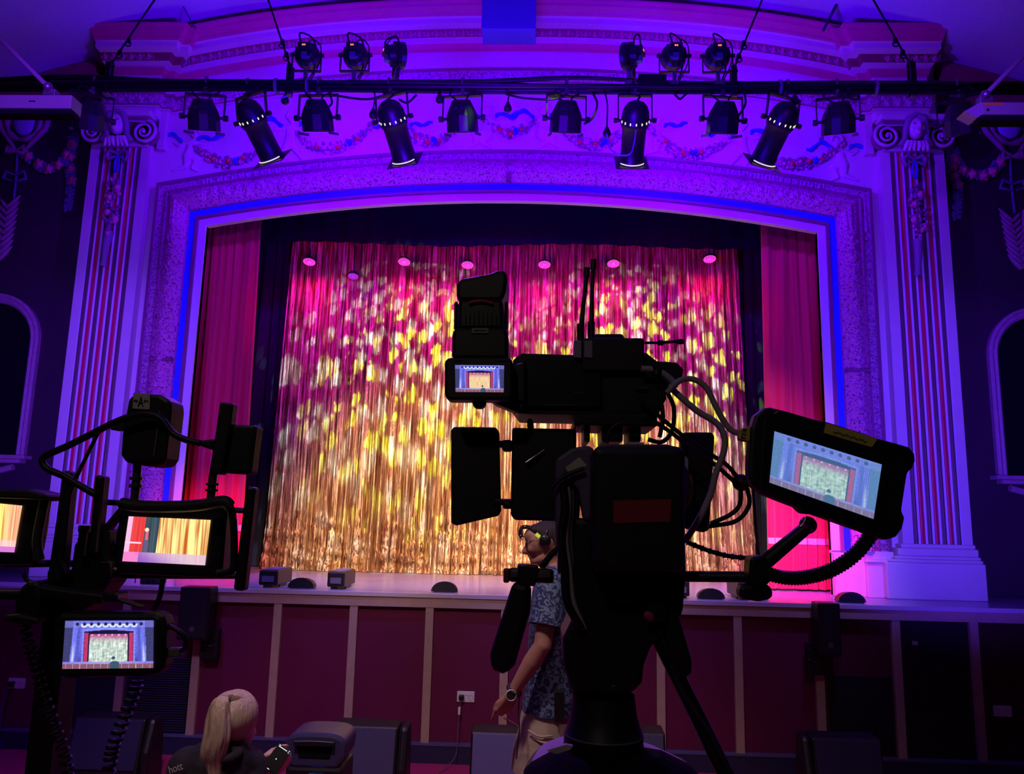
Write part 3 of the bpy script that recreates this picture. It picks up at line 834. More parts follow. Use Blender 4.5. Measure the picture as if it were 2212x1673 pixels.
for s in (-1, 1):
    side = 'left' if s < 0 else 'right'
    if s < 0:
        pc = atY(55, 262, YS); sw = [(165, 300), (140, 345), (100, 365), (55, 335)]; dr = [(160, 300), (152, 350), (155, 400), (148, 452)]
        st = [(38, 320), (35, 380), (30, 430)]; tr = [(18, 450), (0, 560)]
    else:
        pc = atY(2178, 268, YS); sw = [(2052, 330), (2085, 372), (2130, 378), (2165, 345)]; dr = [(2058, 330), (2055, 370), (2068, 410), (2065, 470)]
        st = [(2182, 330), (2185, 400), (2192, 460)]; tr = [(2185, 480), (2205, 580)]
    ct = thing('wall_cartouche', tuple(pc), 'oval plaster cartouche high on the dark wall at the %s edge' % side, 'ornament', 'wall cartouches')
    mb = MB(); mb.ball((pc.x, YS, pc.z), (.13, .05, .17), mat('cartouche_oval', (.45, .45, .75), .4), 20, 12); mb.build('oval', ct)
    mb = MB(); pts = [(pc.x+.19*math.cos(a), YS-.02, pc.z+.23*math.sin(a)) for a in [2*PI*k/24 for k in range(25)]]
    mb.tube(pts, [.028+.012*math.sin(k*1.7) for k in range(25)], wall_o, 8)
    for d in (-1, 1):
        mb.tube([(pc.x+d*.17, YS-.02, pc.z+.12), (pc.x+d*.28, YS-.02, pc.z+.05), (pc.x+d*.25, YS-.02, pc.z-.10), (pc.x+d*.12, YS-.02, pc.z-.26), (pc.x+d*.05, YS-.02, pc.z-.36)], [.03, .035, .03, .025, .015], wall_o, 8)
    mb.build('scroll_frame', ct)
    # swag
    C = catmull(PX(sw, YS), 6); mb = MB(); rn = random.Random(3+s)
    for k, q in enumerate(C): leaves(mb, q.x, q.z, .04, k)
    for k in range(2, len(C)-1, 3): rose(mb, C[k].x, C[k].z+rn.uniform(-.02, .02), .045)
    single(mb, 'rose_swag', 'swag of pink plaster roses on the dark wall at the %s edge' % side, 'garland', 'rose swags')
    C = catmull(PX(dr, YS), 6); mb = MB()
    for k, q in enumerate(C): leaves(mb, q.x, q.z, .05*(1-.5*k/len(C)), 40+k)
    for k in range(2, len(C)-6, 3): rose(mb, C[k].x+.015, C[k].z, .042)
    mb.tube([C[-6], C[-3], C[-1]], [.035, .028, .02], leaf_o, 8)
    single(mb, 'rose_drop', 'hanging drop of plaster roses on the dark wall just outside the %s pilaster' % side, 'garland', 'rose drops')
    C = catmull(PX(st, YS), 6); mb = MB()
    mb.tube(C, .014, leaf_o, 8)
    for d in (-1, 1):
        q = C[len(C)//2]
        mb.tube([(q.x, YS-.02, q.z), (q.x+d*.10, YS-.02, q.z+.04), (q.x+d*.13, YS-.02, q.z-.04), (q.x+d*.03, YS-.02, q.z-.07)], [.012, .02, .02, .01], leaf_o, 8)
        q = C[1]; mb.tube([(q.x, YS-.03, q.z), (q.x+d*.09, YS-.03, q.z+.05), (q.x+d*.10, YS-.03, q.z-.02), (q.x, YS-.03, q.z)], [.015, .03, .03, .015], wall_o, 8)
    single(mb, 'ribbon_bow', 'plaster ribbon and bow hanging under the %s wall cartouche' % side, 'ornament', 'ribbon bows')
    C = catmull(PX(tr, YS), 8); mb = MB()
    for k in range(9):
        t = k/8; q = C[int(t*(len(C)-1))]; a = R(40 if s < 0 else 140)
        mb.tube([(q.x, YS-.01, q.z), (q.x+.10*math.cos(a), YS-.03, q.z+.06), (q.x+.17*math.cos(a), YS-.02, q.z+.14)], [.028, .026, .006], wall_o, 7)
        mb.tube([(q.x, YS-.01, q.z), (q.x-.06*math.cos(a), YS-.03, q.z+.05), (q.x-.11*math.cos(a), YS-.02, q.z+.10)], [.022, .02, .005], wall_o, 7)
    mb.tube([C[0]+Vector((.12*-s*-1, -.03, .12)), C[-1]], .02, wall_o, 8)
    single(mb, 'leaf_trophy', 'dark plaster leaf and torch trophy on the wall at the %s edge of the photo' % side, 'ornament', 'leaf trophies')
    # niche
    ne = 4.835 if s < 0 else 4.80
    cxn = s*(ne+.50); rw = .50; zt = 3.55; zb = 2.36
    nt_ = thing('wall_niche', (cxn, YS, zb-.2), 'round headed niche frame on the dark wall at the %s edge' % side, 'niche', 'wall niches')
    def loop(r, y): return [(cxn-r, y, zb)]+[(cxn-r*math.cos(PI*k/24), y, zt+r*math.sin(PI*k/24)) for k in range(25)]+[(cxn+r, y, zb)]
    mb = MB(); A = [loop(rw, YS), loop(rw, YS-.05), loop(rw-.03, YS-.06), loop(rw-.05, YS-.045), loop(rw-.075, YS-.055), loop(rw-.10, YS-.03), loop(rw-.10, YS+.0)]
    mb.rings(list(map(list, zip(*A))), wall_o, smooth=False); mb.build('frame', nt_)
    mb = MB(); lp = loop(rw-.10, YS-.004); mb.add(lp, [tuple(range(len(lp)))], blackm); mb.build('recess_shade', nt_)  # flat black sheet stands in for the shaded hollow
    mb = MB(); mb.box((cxn-rw-.06, YS-.13, zb-.04), (cxn+rw+.06, YS, zb), wall_o); mb.box((cxn-rw, YS-.10, zb-.08), (cxn+rw, YS, zb-.04), wall_o)
    mb.tube([(cxn-s*-.42 if False else cxn+k*.1, YS-.04, zb-.10-.08*(1-(k/4.5)**2)) for k in range(-4, 5)], .035, wall_o, 8)
    mb.build('sill', nt_, bevel=.006)
    # side wall cornice under the vault
    mb = MB(); rows = []
    for k in range(40):
        x = 4.45+4.5*k/39; z = ceil_z(x)-.02
        rows.append([(s*x, .88, z), (s*x, .60, z), (s*x, .66, z-.10), (s*x, .78, z-.16), (s*x, .88, z-.30)])
    mb.rings(rows, maroon); struct(mb.build('trim_12' if s < 0 else 'trim_13'))

# blue box hanging in front of the cornice
P0 = atY(1043, -40, -.3); P1 = atY(1157, 62, -.3)
cb = thing('ceiling_box', ((P0.x+P1.x)/2, -.2, P1.z), 'plain blue lit rectangular box hanging at the top centre before the cornice', 'box')
mb = MB(); mb.box((P0.x, -.3, P1.z), (P1.x, -.05, P0.z+.05), mat('box_blue', (.06, .05, .30), .6)); mb.build('casing', cb, bevel=.006)
mb = MB(); 
for d in (P0.x+.05, P1.x-.05): mb.cyl((d, -.17, P0.z), (d, -.17, ceil_z(d)), .012, black, n=8)
mb.build('hanger', cb)
# ================================================================ LIGHTING BAR AND LAMPS
body_m = mat('lamp_black', (.016, .016, .018), .42, .1)
zB = atY(1106, 188, YB).z
def barz(x): return zB
bar = thing('lighting_bar', (0, YB, zB), 'long black lighting bar wrapped in cables, hanging across the top of the view', 'lighting bar')
mb = MB(); mb.cyl((-6.2, YB, zB), (6.2, YB, zB), .026, black, n=14); mb.build('pipe', bar)
rn = random.Random(4)
for k in range(5):
    cb_ = MB(); pts = []
    ph = rn.uniform(0, 6)
    for i in range(120):
        x = -6.2+12.4*i/119
        up = .028+.016*math.sin(x*1.9+ph)+.012*noise.noise(Vector((x*1.3, k, 0)))
        a = [1.5, .9, 2.2, -1.4, 2.9][k]+.5*math.sin(x*1.1+ph)
        rr_ = .034+abs(up)*.25
        bump = .035*max(0, math.sin(x*1.55+.6))**3 if k in (0, 1, 2) else 0
        pts.append((x, YB+rr_*math.cos(a)*.8, zB+rr_*math.sin(a)+bump))
    cb_.tube(pts, .014, rubber, 6); cb_.build('cable', bar)
tp = MB()
for u in (597, 665, 1684, 1890): 
    x = atY(u, 188, YB).x; tp.cyl((x-.008, YB, zB), (x+.008, YB, zB), .062, mat('grey_tape', (.25, .25, .24), .6), n=14)
tp.build('tape_band', bar)
bx = MB(); a = atY(1378, 172, YB); b = atY(1438, 190, YB); bx.box((a.x, YB-.05, b.z), (b.x, YB+.05, a.z+.02), black)
bx.build('junction_box', bar, bevel=.005)
# wires slung below the bar
for (l) in ([(720, 205), (760, 212), (800, 214), (848, 200)], [(900, 205), (880, 222), (862, 215)], [(1092, 203), (1130, 212), (1190, 215), (1225, 205)], [(1280, 200), (1290, 225), (1280, 255), (1262, 268)], [(1455, 200), (1468, 214), (1480, 205), (1492, 196)], [(1810, 202), (1850, 215), (1856, 200)], [(660, 200), (690, 235), (716, 225), (712, 200)], [(1608, 200), (1610, 225), (1596, 250)]):
    wb = MB(); wb.tube(catmull([atY(a, b, YB-.05) for a, b in l], 8), .009, rubber, 6); wb.build('loose_wire', bar)

def yoke(mb, cx, z, w, h, r=.010, y=0):
    mb.bar((cx-w/2, y, z), (cx-w/2, y, z+h), .008, .03, body_m, (0, 1, 0))
    mb.bar((cx+w/2, y, z), (cx+w/2, y, z+h), .008, .03, body_m, (0, 1, 0))
    mb.bar((cx-w/2-.004, y, z+h), (cx+w/2+.004, y, z+h), .03, .012, body_m)
def clamp_mb(h):
    mb = MB(); mb.box((-.014, -.02, 0), (.014, .02, h), steel)
    mb.tube([(0, -.045*math.cos(a), h+.045+.045*math.sin(a)) for a in [PI*1.35-k*PI*1.5/10 for k in range(11)]], .010, steel, 6)
    mb.cyl((-.03, 0, h*.5), (.03, 0, h*.5), .008, steel, n=8)
    return mb
def lamp_short(name, label):
    """short nose spotlight, pivot at the yoke bolts, hangs from z=+.27"""
    t = thing(name, (0, 0, 0), label, 'stage lamp', 'short black stage lamps under the bar')
    pv = MB(); A = Vector((0, .5, -1)).normalized()
    pv.lathe([(-.13, .052), (-.135, .07), (-.12, .078), (-.05, .112), (-.02, .122), (.10, .126), (.105, .118), (.09, .11)], (0, 0, 0), A, body_m, 12, smooth=False)
    pv.lathe([(-.135, .0), (-.136, .07)], (0, 0, 0), A, body_m, 8)
    for k in range(3): pv.bar((-.05+.05*k, -.06, .10), (-.05+.05*k, -.085, .02), .008, .01, body_m)
    pv.build('housing', t, bevel=.004)
    q = A*.115
    for d in (-1, 1):
        g = MB(); g.bar(q+Vector((d*.122, -.10, -.05)), q+Vector((d*.122, .10, .04)), .012, .02, body_m); g.build('frame_clip', t)
    lb = MB(); lb.bar((-.05, -.118, .02), (.03, -.118, .02), .02, .003, mat('grey_label', (.04, .04, .045), .95, spec=.05), (0, 1, 0)); lb.build('label_plate', t)
    for d in (-1, 1):
        b = MB(); b.cyl((d*.122, 0, 0), (d*.170, 0, 0), .012, body_m, n=10); b.cyl((d*.150, 0, 0), (d*.185, 0, 0), .024, body_m, n=10)
        b.build('knob', t)
    y = MB(); yoke(y, 0, 0, .31, .19); y.build('yoke', t)
    c = clamp_mb(.06)
    for v in c.v: v.z += .19
    c.build('clamp', t)
    w = MB()
    w.tube(catmull([(-.03, -.03, .13), (-.10, -.02, .20), (-.06, .0, .245), (.02, .01, .22), (.05, 0, .27)], 8), .007, rubber, 6)
    w.tube(catmull([(.03, -.03, .13), (.05, -.02, .18), (.10, 0, .22), (.06, .0, .275)], 8), .007, rubber, 6)
    w.build('lead', t)
    return t
def lamp_long(name, label):
    """long parabolic can with square gel frame, pivot at the bolts"""
    t = thing(name, (0, 0, 0), label, 'stage lamp', 'long black stage lamps under the bar')
    A = Vector((.0, 1.05, -1)).normalized(); pv = MB()
    pv.lathe([(-.15, .002), (-.148, .03), (-.135, .06), (-.11, .085), (-.07, .102), (-.02, .108), (.0, .108), (.012, .112), (.03, .112), (.035, .106), (.05, .104), (.06, .095), (.22, .093), (.32, .096), (.33, .104), (.335, .104), (.33, .09)], (0, 0, 0), A, body_m, 26)
    can_ = pv.build('can', t)
    sl = MB(); a1 = A.cross(Vector((1, 0, 0))).normalized()
    for k in range(-3, 4):
        an = R(k*24); dr = (-a1 if a1.y > 0 else a1)*math.cos(an)+Vector((1, 0, 0))*math.sin(an)
        p = A*.0+dr*.1105; sl.bar(p-A*.009, p+A*.009, .008, .004, mat('slot_glow', (.3, .28, .2), .4, emit=((1, .85, .45), 1.2)), tuple(dr))
    sl.build('vent_slot', can_)
    rg = MB(); pts = []
    for k in range(-9, 10):
        an = R(k*6.5); dr = (-a1 if a1.y > 0 else a1)*math.cos(an)+Vector((1, 0, 0))*math.sin(an)
        if abs(k) > 0: pts.append(A*.322+dr*.107)
    rg.tube(pts, .0045, mat('rim_glow', (.6, .55, .5), .4, emit=((1, .80, .68), .9)), 6); rg.build('lens_rim', can_)
    g = MB(); q = A*.335; e1 = Vector((1, 0, 0)); e2 = A.cross(e1).normalized()
    outer = [q+e1*.13*i+e2*.13*j for i, j in ((-1, -1), (1, -1), (1, 1), (-1, 1))]
    n = 24; inner = [q+(e1*math.cos(2*PI*k/n)+e2*math.sin(2*PI*k/n))*.094 for k in range(n)]
    ob = []
    for k in range(n):
        c_, s_ = math.cos(2*PI*k/n), math.sin(2*PI*k/n); mm = max(abs(c_), abs(s_)); ob.append(q+(e1*c_/mm+e2*s_/mm)*.13)
    for z_ in (0, .006):
        pass
    vs = [p for p in inner]+[p for p in ob]+[p+A*.006 for p in inner]+[p+A*.006 for p in ob]
    fs = []
    for k in range(n):
        k2 = (k+1) % n
        fs += [(k, k2, n+k2, n+k), (2*n+k, 3*n+k, 3*n+k2, 2*n+k2), (n+k, n+k2, 3*n+k2, 3*n+k), (k, 2*n+k, 2*n+k2, k2)]
    g.add(vs, fs, body_m); g.build('gel_frame', t)
    for d in (-1, 1):
        b = MB(); b.cyl((d*.10, 0, 0), (d*.145, 0, 0), .012, body_m, n=10); b.cyl((d*.135, 0, 0), (d*.165, 0, 0), .02, body_m, n=10)
        b.build('knob', t)
    y = MB(); yoke(y, 0, 0, .26, .21); y.build('yoke', t)
    c = clamp_mb(.05)
    for v in c.v: v.z += .21
    c.build('clamp', t)
    w = MB(); w.tube(catmull([A*-.14+Vector((0, -.02, 0)), (.03, -.03, .19), (-.06, .0, .23), (.0, .02, .27)], 8), .008, rubber, 6); w.build('lead', t)
    return t
def lamp_led(name, label):
    """round LED lamp seen from behind standing above the bar; beam to +Y"""
    t = thing(name, (0, 0, 0), label, 'stage lamp', 'LED lamps above the bar')
    A = Vector((0, 1, .12)).normalized(); pv = MB()
    pv.lathe([(-.085, .002), (-.085, .055), (-.075, .068), (-.03, .085), (-.02, .100), (.05, .105), (.055, .095)], (0, 0, 0), A, body_m, 14, smooth=False)
    for k in range(14):
        an = 2*PI*k/14; pv.bar((.09*math.cos(an), -.045, .09*math.sin(an)), (.098*math.cos(an), .04, .098*math.sin(an)), .008, .016, body_m)
    pv.build('housing', t, bevel=.003)
    p = MB(); p.box((-.05, -.115, -.015), (.05, -.075, .045), body_m); cp_ = p.build('control_panel', t, bevel=.006)
    d = MB(); d.box((-.014, -.1165, .012), (-.003, -.1145, .024), mat('led_red', (.3, .02, .02), .5, emit=((1, .10, .08), 3))); d.box((.001, -.1165, .012), (.012, -.1145, .024), mat('led_red', (.3, .02, .02))); d.build('display', cp_)
    j = MB(); j.box((-.022, -.10, -.075), (.022, -.06, -.03), mat('plug_grey', (.10, .13, .16), .4)); j.build('socket_plate', t)
    for q in (-1, 1):
        b = MB(); b.cyl((q*.10, 0, 0), (q*.135, 0, 0), .016, body_m, n=10); b.build('knob', t)
    y = MB()
    for q in (-1, 1): y.bar((q*.115, 0, .02), (q*.115, 0, -.14), .008, .025, body_m, (0, 1, 0))
    y.bar((-.119, 0, -.14), (.119, 0, -.14), .025, .01, body_m); y.build('yoke', t)
    c = MB(); c.box((-.014, -.018, -.235), (.014, .018, -.14), steel); c.box((-.03, -.03, -.26), (.03, .03, -.225), steel); c.build('clamp', t)
    w = MB(); w.tube(catmull([(-.03, -.10, .05), (-.045, -.09, .13), (0, -.04, .155), (.05, -.02, .12), (.07, .0, .03), (.06, .01, -.12), (.03, .0, -.2)], 8), .007, rubber, 6)
    w.tube(catmull([(.03, -.10, .05), (.06, -.06, .10), (.11, -.02, .06), (.10, -.01, -.08), (.04, .01, -.21)], 8), .005, rubber, 6); w.build('lead', t)
    return t
protoS = protoL = protoD = None
def place(proto, maker, name, label, loc, rz=0, ry=0):
    if proto is None: o = maker(name, label)
    else: o = copy_tree(proto)
    o['label'] = label; o.location = loc; o.rotation_euler = (0, ry, rz)
    return o
SH = [(195, 250, .5, 'short black stage lamp at the far left of the bar, beside the white ceiling fixture'),
      (441, 252, .12, 'short black stage lamp second from the left under the bar'),
      (686, 254, -.05, 'short black stage lamp hanging right of the long can at the left'),
      (998, 264, -.1, 'short stage lamp with a green light patch, left of the bar centre'),
      (1223, 264, .08, 'short green dappled stage lamp with a cable draped over it, right of the bar centre'),
      (1562, 260, .1, 'short black stage lamp under the right hand LED lamp above the bar'),
      (1811, 260, -.25, 'short black stage lamp last before the right pilaster mask'),
      (2075, 262, -.6, 'short black stage lamp at the far right beside the white ceiling fixture')]
for u, v, rz, lab in SH:
    P = atY(u, v-4, YB); o = place(protoS, lamp_short, 'stage_spotlight', lab, (P.x, YB, zB-.27), rz)
    protoS = protoS or o
LG = [(545, 264, -.42, 'long black stage lamp leaning right, leftmost of the long ones'), (848, 270, -.28, 'long stage lamp lit teal on its left, near the LED lamp seen side on'),
      (1372, 272, .0, 'long black stage lamp with a thin blue lit cable looping over its gel frame'), (1688, 268, .38, 'long black stage lamp leaning left, rightmost of the long ones')]
for u, v, rz, lab in LG:
    P = atY(u, v, YB); o = place(protoL, lamp_long, 'par_can', lab, (P.x, YB, zB-.28), rz*.6, rz*.42)
    protoL = protoL or o
LD = [(663, 128, .05, 'round LED lamp above the bar with a red display, leftmost of the six'), (767, 130, 0, 'round LED lamp above the bar with a red display, second from left'),
      (858, 136, -1.15, 'LED lamp above the bar turned side on, left of centre'), (1360, 137, 1.15, 'LED lamp above the bar turned side on, right of centre'),
      (1456, 130, 0, 'round LED lamp above the bar with a red display, second from right'), (1550, 133, -.05, 'round LED lamp above the bar with a red display, rightmost of the six')]
for u, v, rz, lab in LD:
    P = atY(u, v, YB); o = place(protoD, lamp_led, 'led_lamp', lab, (P.x, YB, zB+.27), rz)
    protoD = protoD or o
# pear shaped sockets hanging on cables
for k, (u, v, du, lab) in enumerate([(616, 215, 0, 'black pear shaped cable connector with a tape strip hanging left of centre'), (806, 246, -10, 'black pear connector hanging beside the teal lit long lamp'), (950, 213, 2, 'green speckled pear connector tucked by the green dappled lamp'),
        (1097, 232, 0, 'black pear shaped connector hanging alone near the bar centre'), (1311, 286, 0, 'pear shaped connector hanging on a long cable beside the round backed long lamp'), (1717, 216, 0, 'black pear connector at the top of the rightmost long lamp')]):
    P = atY(u, v, YB-.04); t = thing('cable_connector', tuple(P), lab, 'connector', 'pear shaped cable connectors')
    mb = MB(); mb.lathe([(.055, .006), (.04, .012), (.0, .030), (-.02, .032), (-.035, .022), (-.04, .002)], tuple(P), (0, 0, 1), body_m, 14); mb.build('plug', t)
    if k == 0:
        mb = MB(); mb.bar(P+Vector((-.03, -.033, -.008)), P+Vector((.03, -.033, .012)), .004, .012, mat('pale_tape2', (.6, .6, .55), .6)); mb.build('tape', t)
    mb = MB(); mb.tube(catmull([P+Vector((0, 0, .05)), P+Vector((.004, .01, max(.06, (zB-P.z)*.6))), (P.x-.02, YB, zB-.02)], 6), .006, rubber, 6); mb.build('wire', t)
    if k == 4:
        mb = MB(); mb.tube(catmull([atY(a, b, YB-.12) for a, b in ((1311, 290), (1313, 300), (1318, 322), (1340, 335), (1362, 332), (1370, 308), (1374, 282))], 8), .006, mat('blue_lit_cable', (.25, .35, .6), .4), 6); mb.build('blue_cable', t)
# black heavy cable loop right of the green dappled lamp
# suspension cables with shackles
for k, (a, b, hang, lab) in enumerate([((342, 0), (238, 142), 1, 'black suspension cable slanting up from the bar at the left pilaster'), ((582, 0), (628, 148), 1, 'black suspension cable with shackles slanting up from the bar, left of centre'),
        ((1643, 0), (1584, 152), 1, 'black suspension cable with shackles slanting up from the bar, right of centre'), ((1880, 0), (1968, 142), 1, 'black suspension cable slanting up from the bar at the right pilaster')]):
    Pb = atY(b[0], b[1], YB); d = ray(*a); 
    # meet the ceiling toward the middle of the hall
    P1 = atY(a[0], a[1], YB+.0); dirv = (P1-Pb); tt = (ceil_z(Pb.x)-.01-Pb.z)/dirv.z; Pt = Pb+dirv*tt; Pt.z = ceil_z(Pt.x)
    t = thing('suspension_cable', tuple(Pb), lab, 'cable', 'bar suspension cables')
    mb = MB(); mb.tube([Pb, Pt], .008, black, 8); mb.build('wire_rope', t)
    for f_ in (.04, .2, .38):
        q = Pb+dirv*f_; mb = MB(); mb.ball(q, (.02, .014, .028), black, 8, 6); mb.tube([q+Vector((.022*math.cos(an), 0, -.03+.022*math.sin(an))) for an in [2*PI*i/10 for i in range(11)]], .006, black, 6); mb.build('shackle', t)
    mb = MB(); mb.box((Pb.x-.022, YB-.03, zB-.07), (Pb.x+.022, YB-.018, Pb.z+.02), black); mb.box((Pb.x-.022, YB+.018, zB-.07), (Pb.x+.022, YB+.03, Pb.z+.02), black)
    mb.box((Pb.x-.022, YB-.03, zB-.085), (Pb.x+.022, YB+.03, zB-.068), steel); mb.build('bar_bracket', t)
for k, (a, b, lab) in enumerate([((388, 0), (422, 58), 'thin far cable against the blue ceiling at the left'), ((1812, 0), (1778, 62), 'thick far cable against the blue ceiling at the right')]):
    A = atY(b[0], b[1], .15); B = atY(a[0], a[1], .15); dirv = B-A; tt = (ceil_z(A.x)-A.z)/dirv.z; B = A+dirv*tt
    mb = MB(); mb.tube([A+Vector((0, 0, -.02)), B], .006 if k == 0 else .016, mat('cable_blue_black', (.02, .02, .05), .6), 6); single(mb, 'ceiling_cable', lab, 'cable')
# white ceiling fixtures with pole arms, left and right
wf = mat('fixture_white', (.24, .34, .17), .5, emit=None)
for s in (-1, 1):
    Yf = -2.6
    if s < 0: a = atY(-60, 204, Yf); b = atY(152, 234, Yf); pa = atY(104, 188, Yf); pb = atY(0, 84, Yf)
    else: a = atY(2120, 220, Yf); b = atY(2290, 248, Yf); pa = atY(2128, 205, Yf); pb = atY(2212, 120, Yf)
    side = 'left' if s < 0 else 'right'
    t = thing('hanging_fixture', ((a.x+b.x)/2, Yf, b.z), 'long white ceiling hung fixture at the upper %s edge with a slanting pole' % side, 'fixture', 'white hung fixtures')
    mb = MB(); mb.box((a.x, Yf, b.z), (b.x, Yf+.11, a.z), wf); mb.build('casing', t, bevel=.006)
    tt = 1.0
    while (pa+(pb-pa)*tt).z < ceil_z((pa+(pb-pa)*tt).x) and tt < 12: tt += .02
    mb = MB(); mb.tube([pa, pa+(pb-pa)*tt], .014, mat('pole_grey', (.26, .26, .20), .45), 8); mb.build('pole', t)
    mb = MB(); mb.ball(pa, .028, steel, 10, 7); mb.box((pa.x-.03, Yf, a.z), (pa.x+.045, Yf+.05, a.z+.04), steel); mb.build('joint', t, bevel=.004)
    mb = MB()
    if s < 0: mb.box((b.x-.26, Yf-.002, (a.z+b.z)/2-.004), (b.x-.22, Yf, (a.z+b.z)/2+.004), blackp)
    else:
        mb.box((a.x+.01, Yf-.002, a.z-.024), (a.x+.12, Yf, a.z-.006), mat('yellow_label', (.55, .5, .03), .5)); mb.box((a.x+.025, Yf-.004, b.z+.02), (a.x+.04, Yf, b.z+.035), blackp)
        mb.prism([(a.x, Yf, a.z), (a.x-.09, Yf+.02, b.z+.03), (a.x-.02, Yf+.02, b.z-.01), (a.x, Yf, b.z)], (0, .09, 0), mat('pole_grey', (.45, .42, .45)))
    mb.build('label', t)
    mb = MB(); mb.box((a.x, Yf+.01, b.z-.03), (b.x, Yf+.09, b.z), blackm); mb.build('underside', t)

# ================================================================ PINK LED LAMPS OVER THE GOLD CURTAIN
lens_m = mat('magenta_led', (.5, .05, .4), .4, emit=((.85, .08, .9), 1.7)); lens_v = mat('violet_led', (.2, .05, .4), .4, emit=((.5, .03, .9), 2.2))
facem = mat('led_face', (.05, .01, .05), .3, emit=((1.0, .01, .35), .45)); facev = mat('led_face_violet', (.03, .01, .06), .3, emit=((.30, .0, .6), .25))
PK = [(668, 566, 'leftmost'), (873, 566, 'second from the left'), (1010, 573, 'third from the left'), (1176, 572, 'fourth from the left'), (1325, 570, 'second from the right'), (1533, 560, 'rightmost')]
hangbar = thing('inner_bar', (0, 1.78, 5.02), 'black bar behind the border carrying the pink lamps', 'lighting bar')
mb = MB(); mb.cyl((-2.9, 1.80, 5.05), (2.9, 1.80, 5.05), .024, black, n=10); mb.build('pipe', hangbar)
mb = MB()
for x in (-2.4, 0, 2.4): mb.cyl((x, 1.80, 5.05), (x, 1.80, 6.5), .01, black, n=8)
mb.build('hanger', hangbar)
for i, (u, v, w_) in enumerate(PK+[(763, 597, 'dim')]):
    dim = w_ == 'dim'
    P = atY(u, v, 1.85); lab = ('small violet LED lamp glowing dimly below the first two pink ones' if dim else 'glowing pink LED lamp over the gold curtain, %s of the row' % w_)
    t = thing('pink_led_lamp', tuple(P), lab, 'stage lamp', 'pink LED lamps over the gold curtain')
    A = Vector((0, -.34, -.94)).normalized(); mb = MB()
    r0 = .078 if not dim else .066
    mb.lathe([(-.06, .02), (-.05, .045), (-.01, r0), (.0, r0), (.0, r0-.006)], tuple(P), A, body_m, 18); mb.build('housing', t)
    mb = MB(); mb.lathe([(0, .001), (.0005, r0-.006)], tuple(P), A, facev if dim else facem, 20); mb.build('lens', t)
    mb = MB(); e1 = Vector((1, 0, 0)); e2 = A.cross(e1)
    for ring_, cnt in ((0, 1), (.018, 6), (.036, 11), (.053, 16), (.066, 20)):
        if ring_ > r0-.008: continue
        for k in range(cnt):
            an = 2*PI*k/max(1, cnt); q = P+A*.002+(e1*math.cos(an)+e2*math.sin(an))*ring_
            mb.ball(q, .0048, lens_v if dim else lens_m, 6, 4)
    mb.build('diode', t)
    mb = MB(); mb.tube([P-A*.04, P-A*.05+Vector((0, 0, .08)), (P.x, 1.80, 5.03)], .007, black, 6); mb.build('bracket', t)
    spot('pink_lamp_beam', P+A*.02+Vector((0, .02, 0)), P+Vector((0, .42, -.85)), (1.0, .01, .20) if not dim else (.5, .0, .8), 30 if not dim else 8, 120, 1.0, .03)
    if not dim: spot('pink_lamp_halo', P+A*.03+Vector((0, 0, .03)), P+Vector((0, .4, -.02)), (1.0, .01, .30), 22, 150, 1.0, .03)

# ================================================================ FLOOR LAMPS AND STAGE FRONT GEAR
def ledbar(u0, v0, u1, v1, lab, Ya, Yb):
    a = atZ(u0, v0, ZS); b = atZ(u1, v1, ZS)
    t = thing('footlight_box', ((a.x+b.x)/2, (a.y+b.y)/2, ZS), lab, 'stage lamp', 'box footlights')
    w = abs(b.x-a.x); x0 = min(a.x, b.x); 
    mb = MB(); mb.box((x0, .10, ZS+.02), (x0+w, .52, ZS+.15), body_m); mb.build('casing', t, bevel=.012)
    mb = MB()
    for k in range(9): mb.box((x0+.02, .13+.042*k, ZS+.149), (x0+w-.02, .15+.042*k, ZS+.156), mat('lens_purple', (.20, .17, .38), .25))
    mb.build('lens_row', t)
    mb = MB(); mb.box((x0+.03, .092, ZS+.05), (x0+w-.03, .10, ZS+.10), mat('grey_plate', (.13, .12, .20), .5)); mb.build('end_plate', t)
    mb = MB()
    for xx in (x0+.01, x0+w-.02): mb.box((xx, .2, ZS), (xx+.01, .4, ZS+.04), body_m)
    mb.build('foot', t)
ledbar(556, 1270, 601, 1270, 'black box footlight at the left end of the gold curtain hem', 0, 0)
ledbar(710, 1272, 750, 1272, 'black box footlight second from the left on the stage edge', 0, 0)
ledbar(1456, 1290, 1482, 1290, 'box footlight on the stage edge peeking right of the big camera', 0, 0)
ledbar(1590, 1295, 1618, 1295, 'box footlight behind the arm clamp of the right monitor', 0, 0)
def dome(u, v, lab, r=.115):
    P = atZ(u, v, ZS); P.y = .12; P = Vector((P.x, .12, ZS))
    t = thing('dome_footlight', tuple(P), lab, 'stage lamp', 'dome footlights')
    mb = MB(); prof = []
    rows = []
    for k in range(25):
        an = PI*k/24; fl_ = 1+(.03 if k % 2 else 0)
        rows.append([(P.x-r*fl_*math.cos(an), P.y, ZS+.085*fl_*math.sin(an)+.005), (P.x-r*.9*fl_*math.cos(an), P.y+.13, ZS+.075*fl_*math.sin(an)+.005)])
    mb.rings(rows, body_m); mb.add([q[0] for q in rows], [tuple(range(25))], body_m); mb.add([q[1] for q in rows], [tuple(range(25))], body_m)
    mb.build('shell', t)
    mb = MB(); mb.box((P.x-r*.8, P.y-.02, ZS), (P.x+r*.8, P.y+.13, ZS+.012), body_m); mb.build('base', t)
dome(648, 1272, 'low dome footlight between the two left box footlights'); dome(962, 1278, 'low ribbed dome footlight at the stage edge left of the big camera')
dome(1543, 1298, 'low dome footlight right of the big camera tripod'); dome(1851, 1306, 'low dome footlight above the right wall speaker')
P = atZ(328, 1262, ZS)
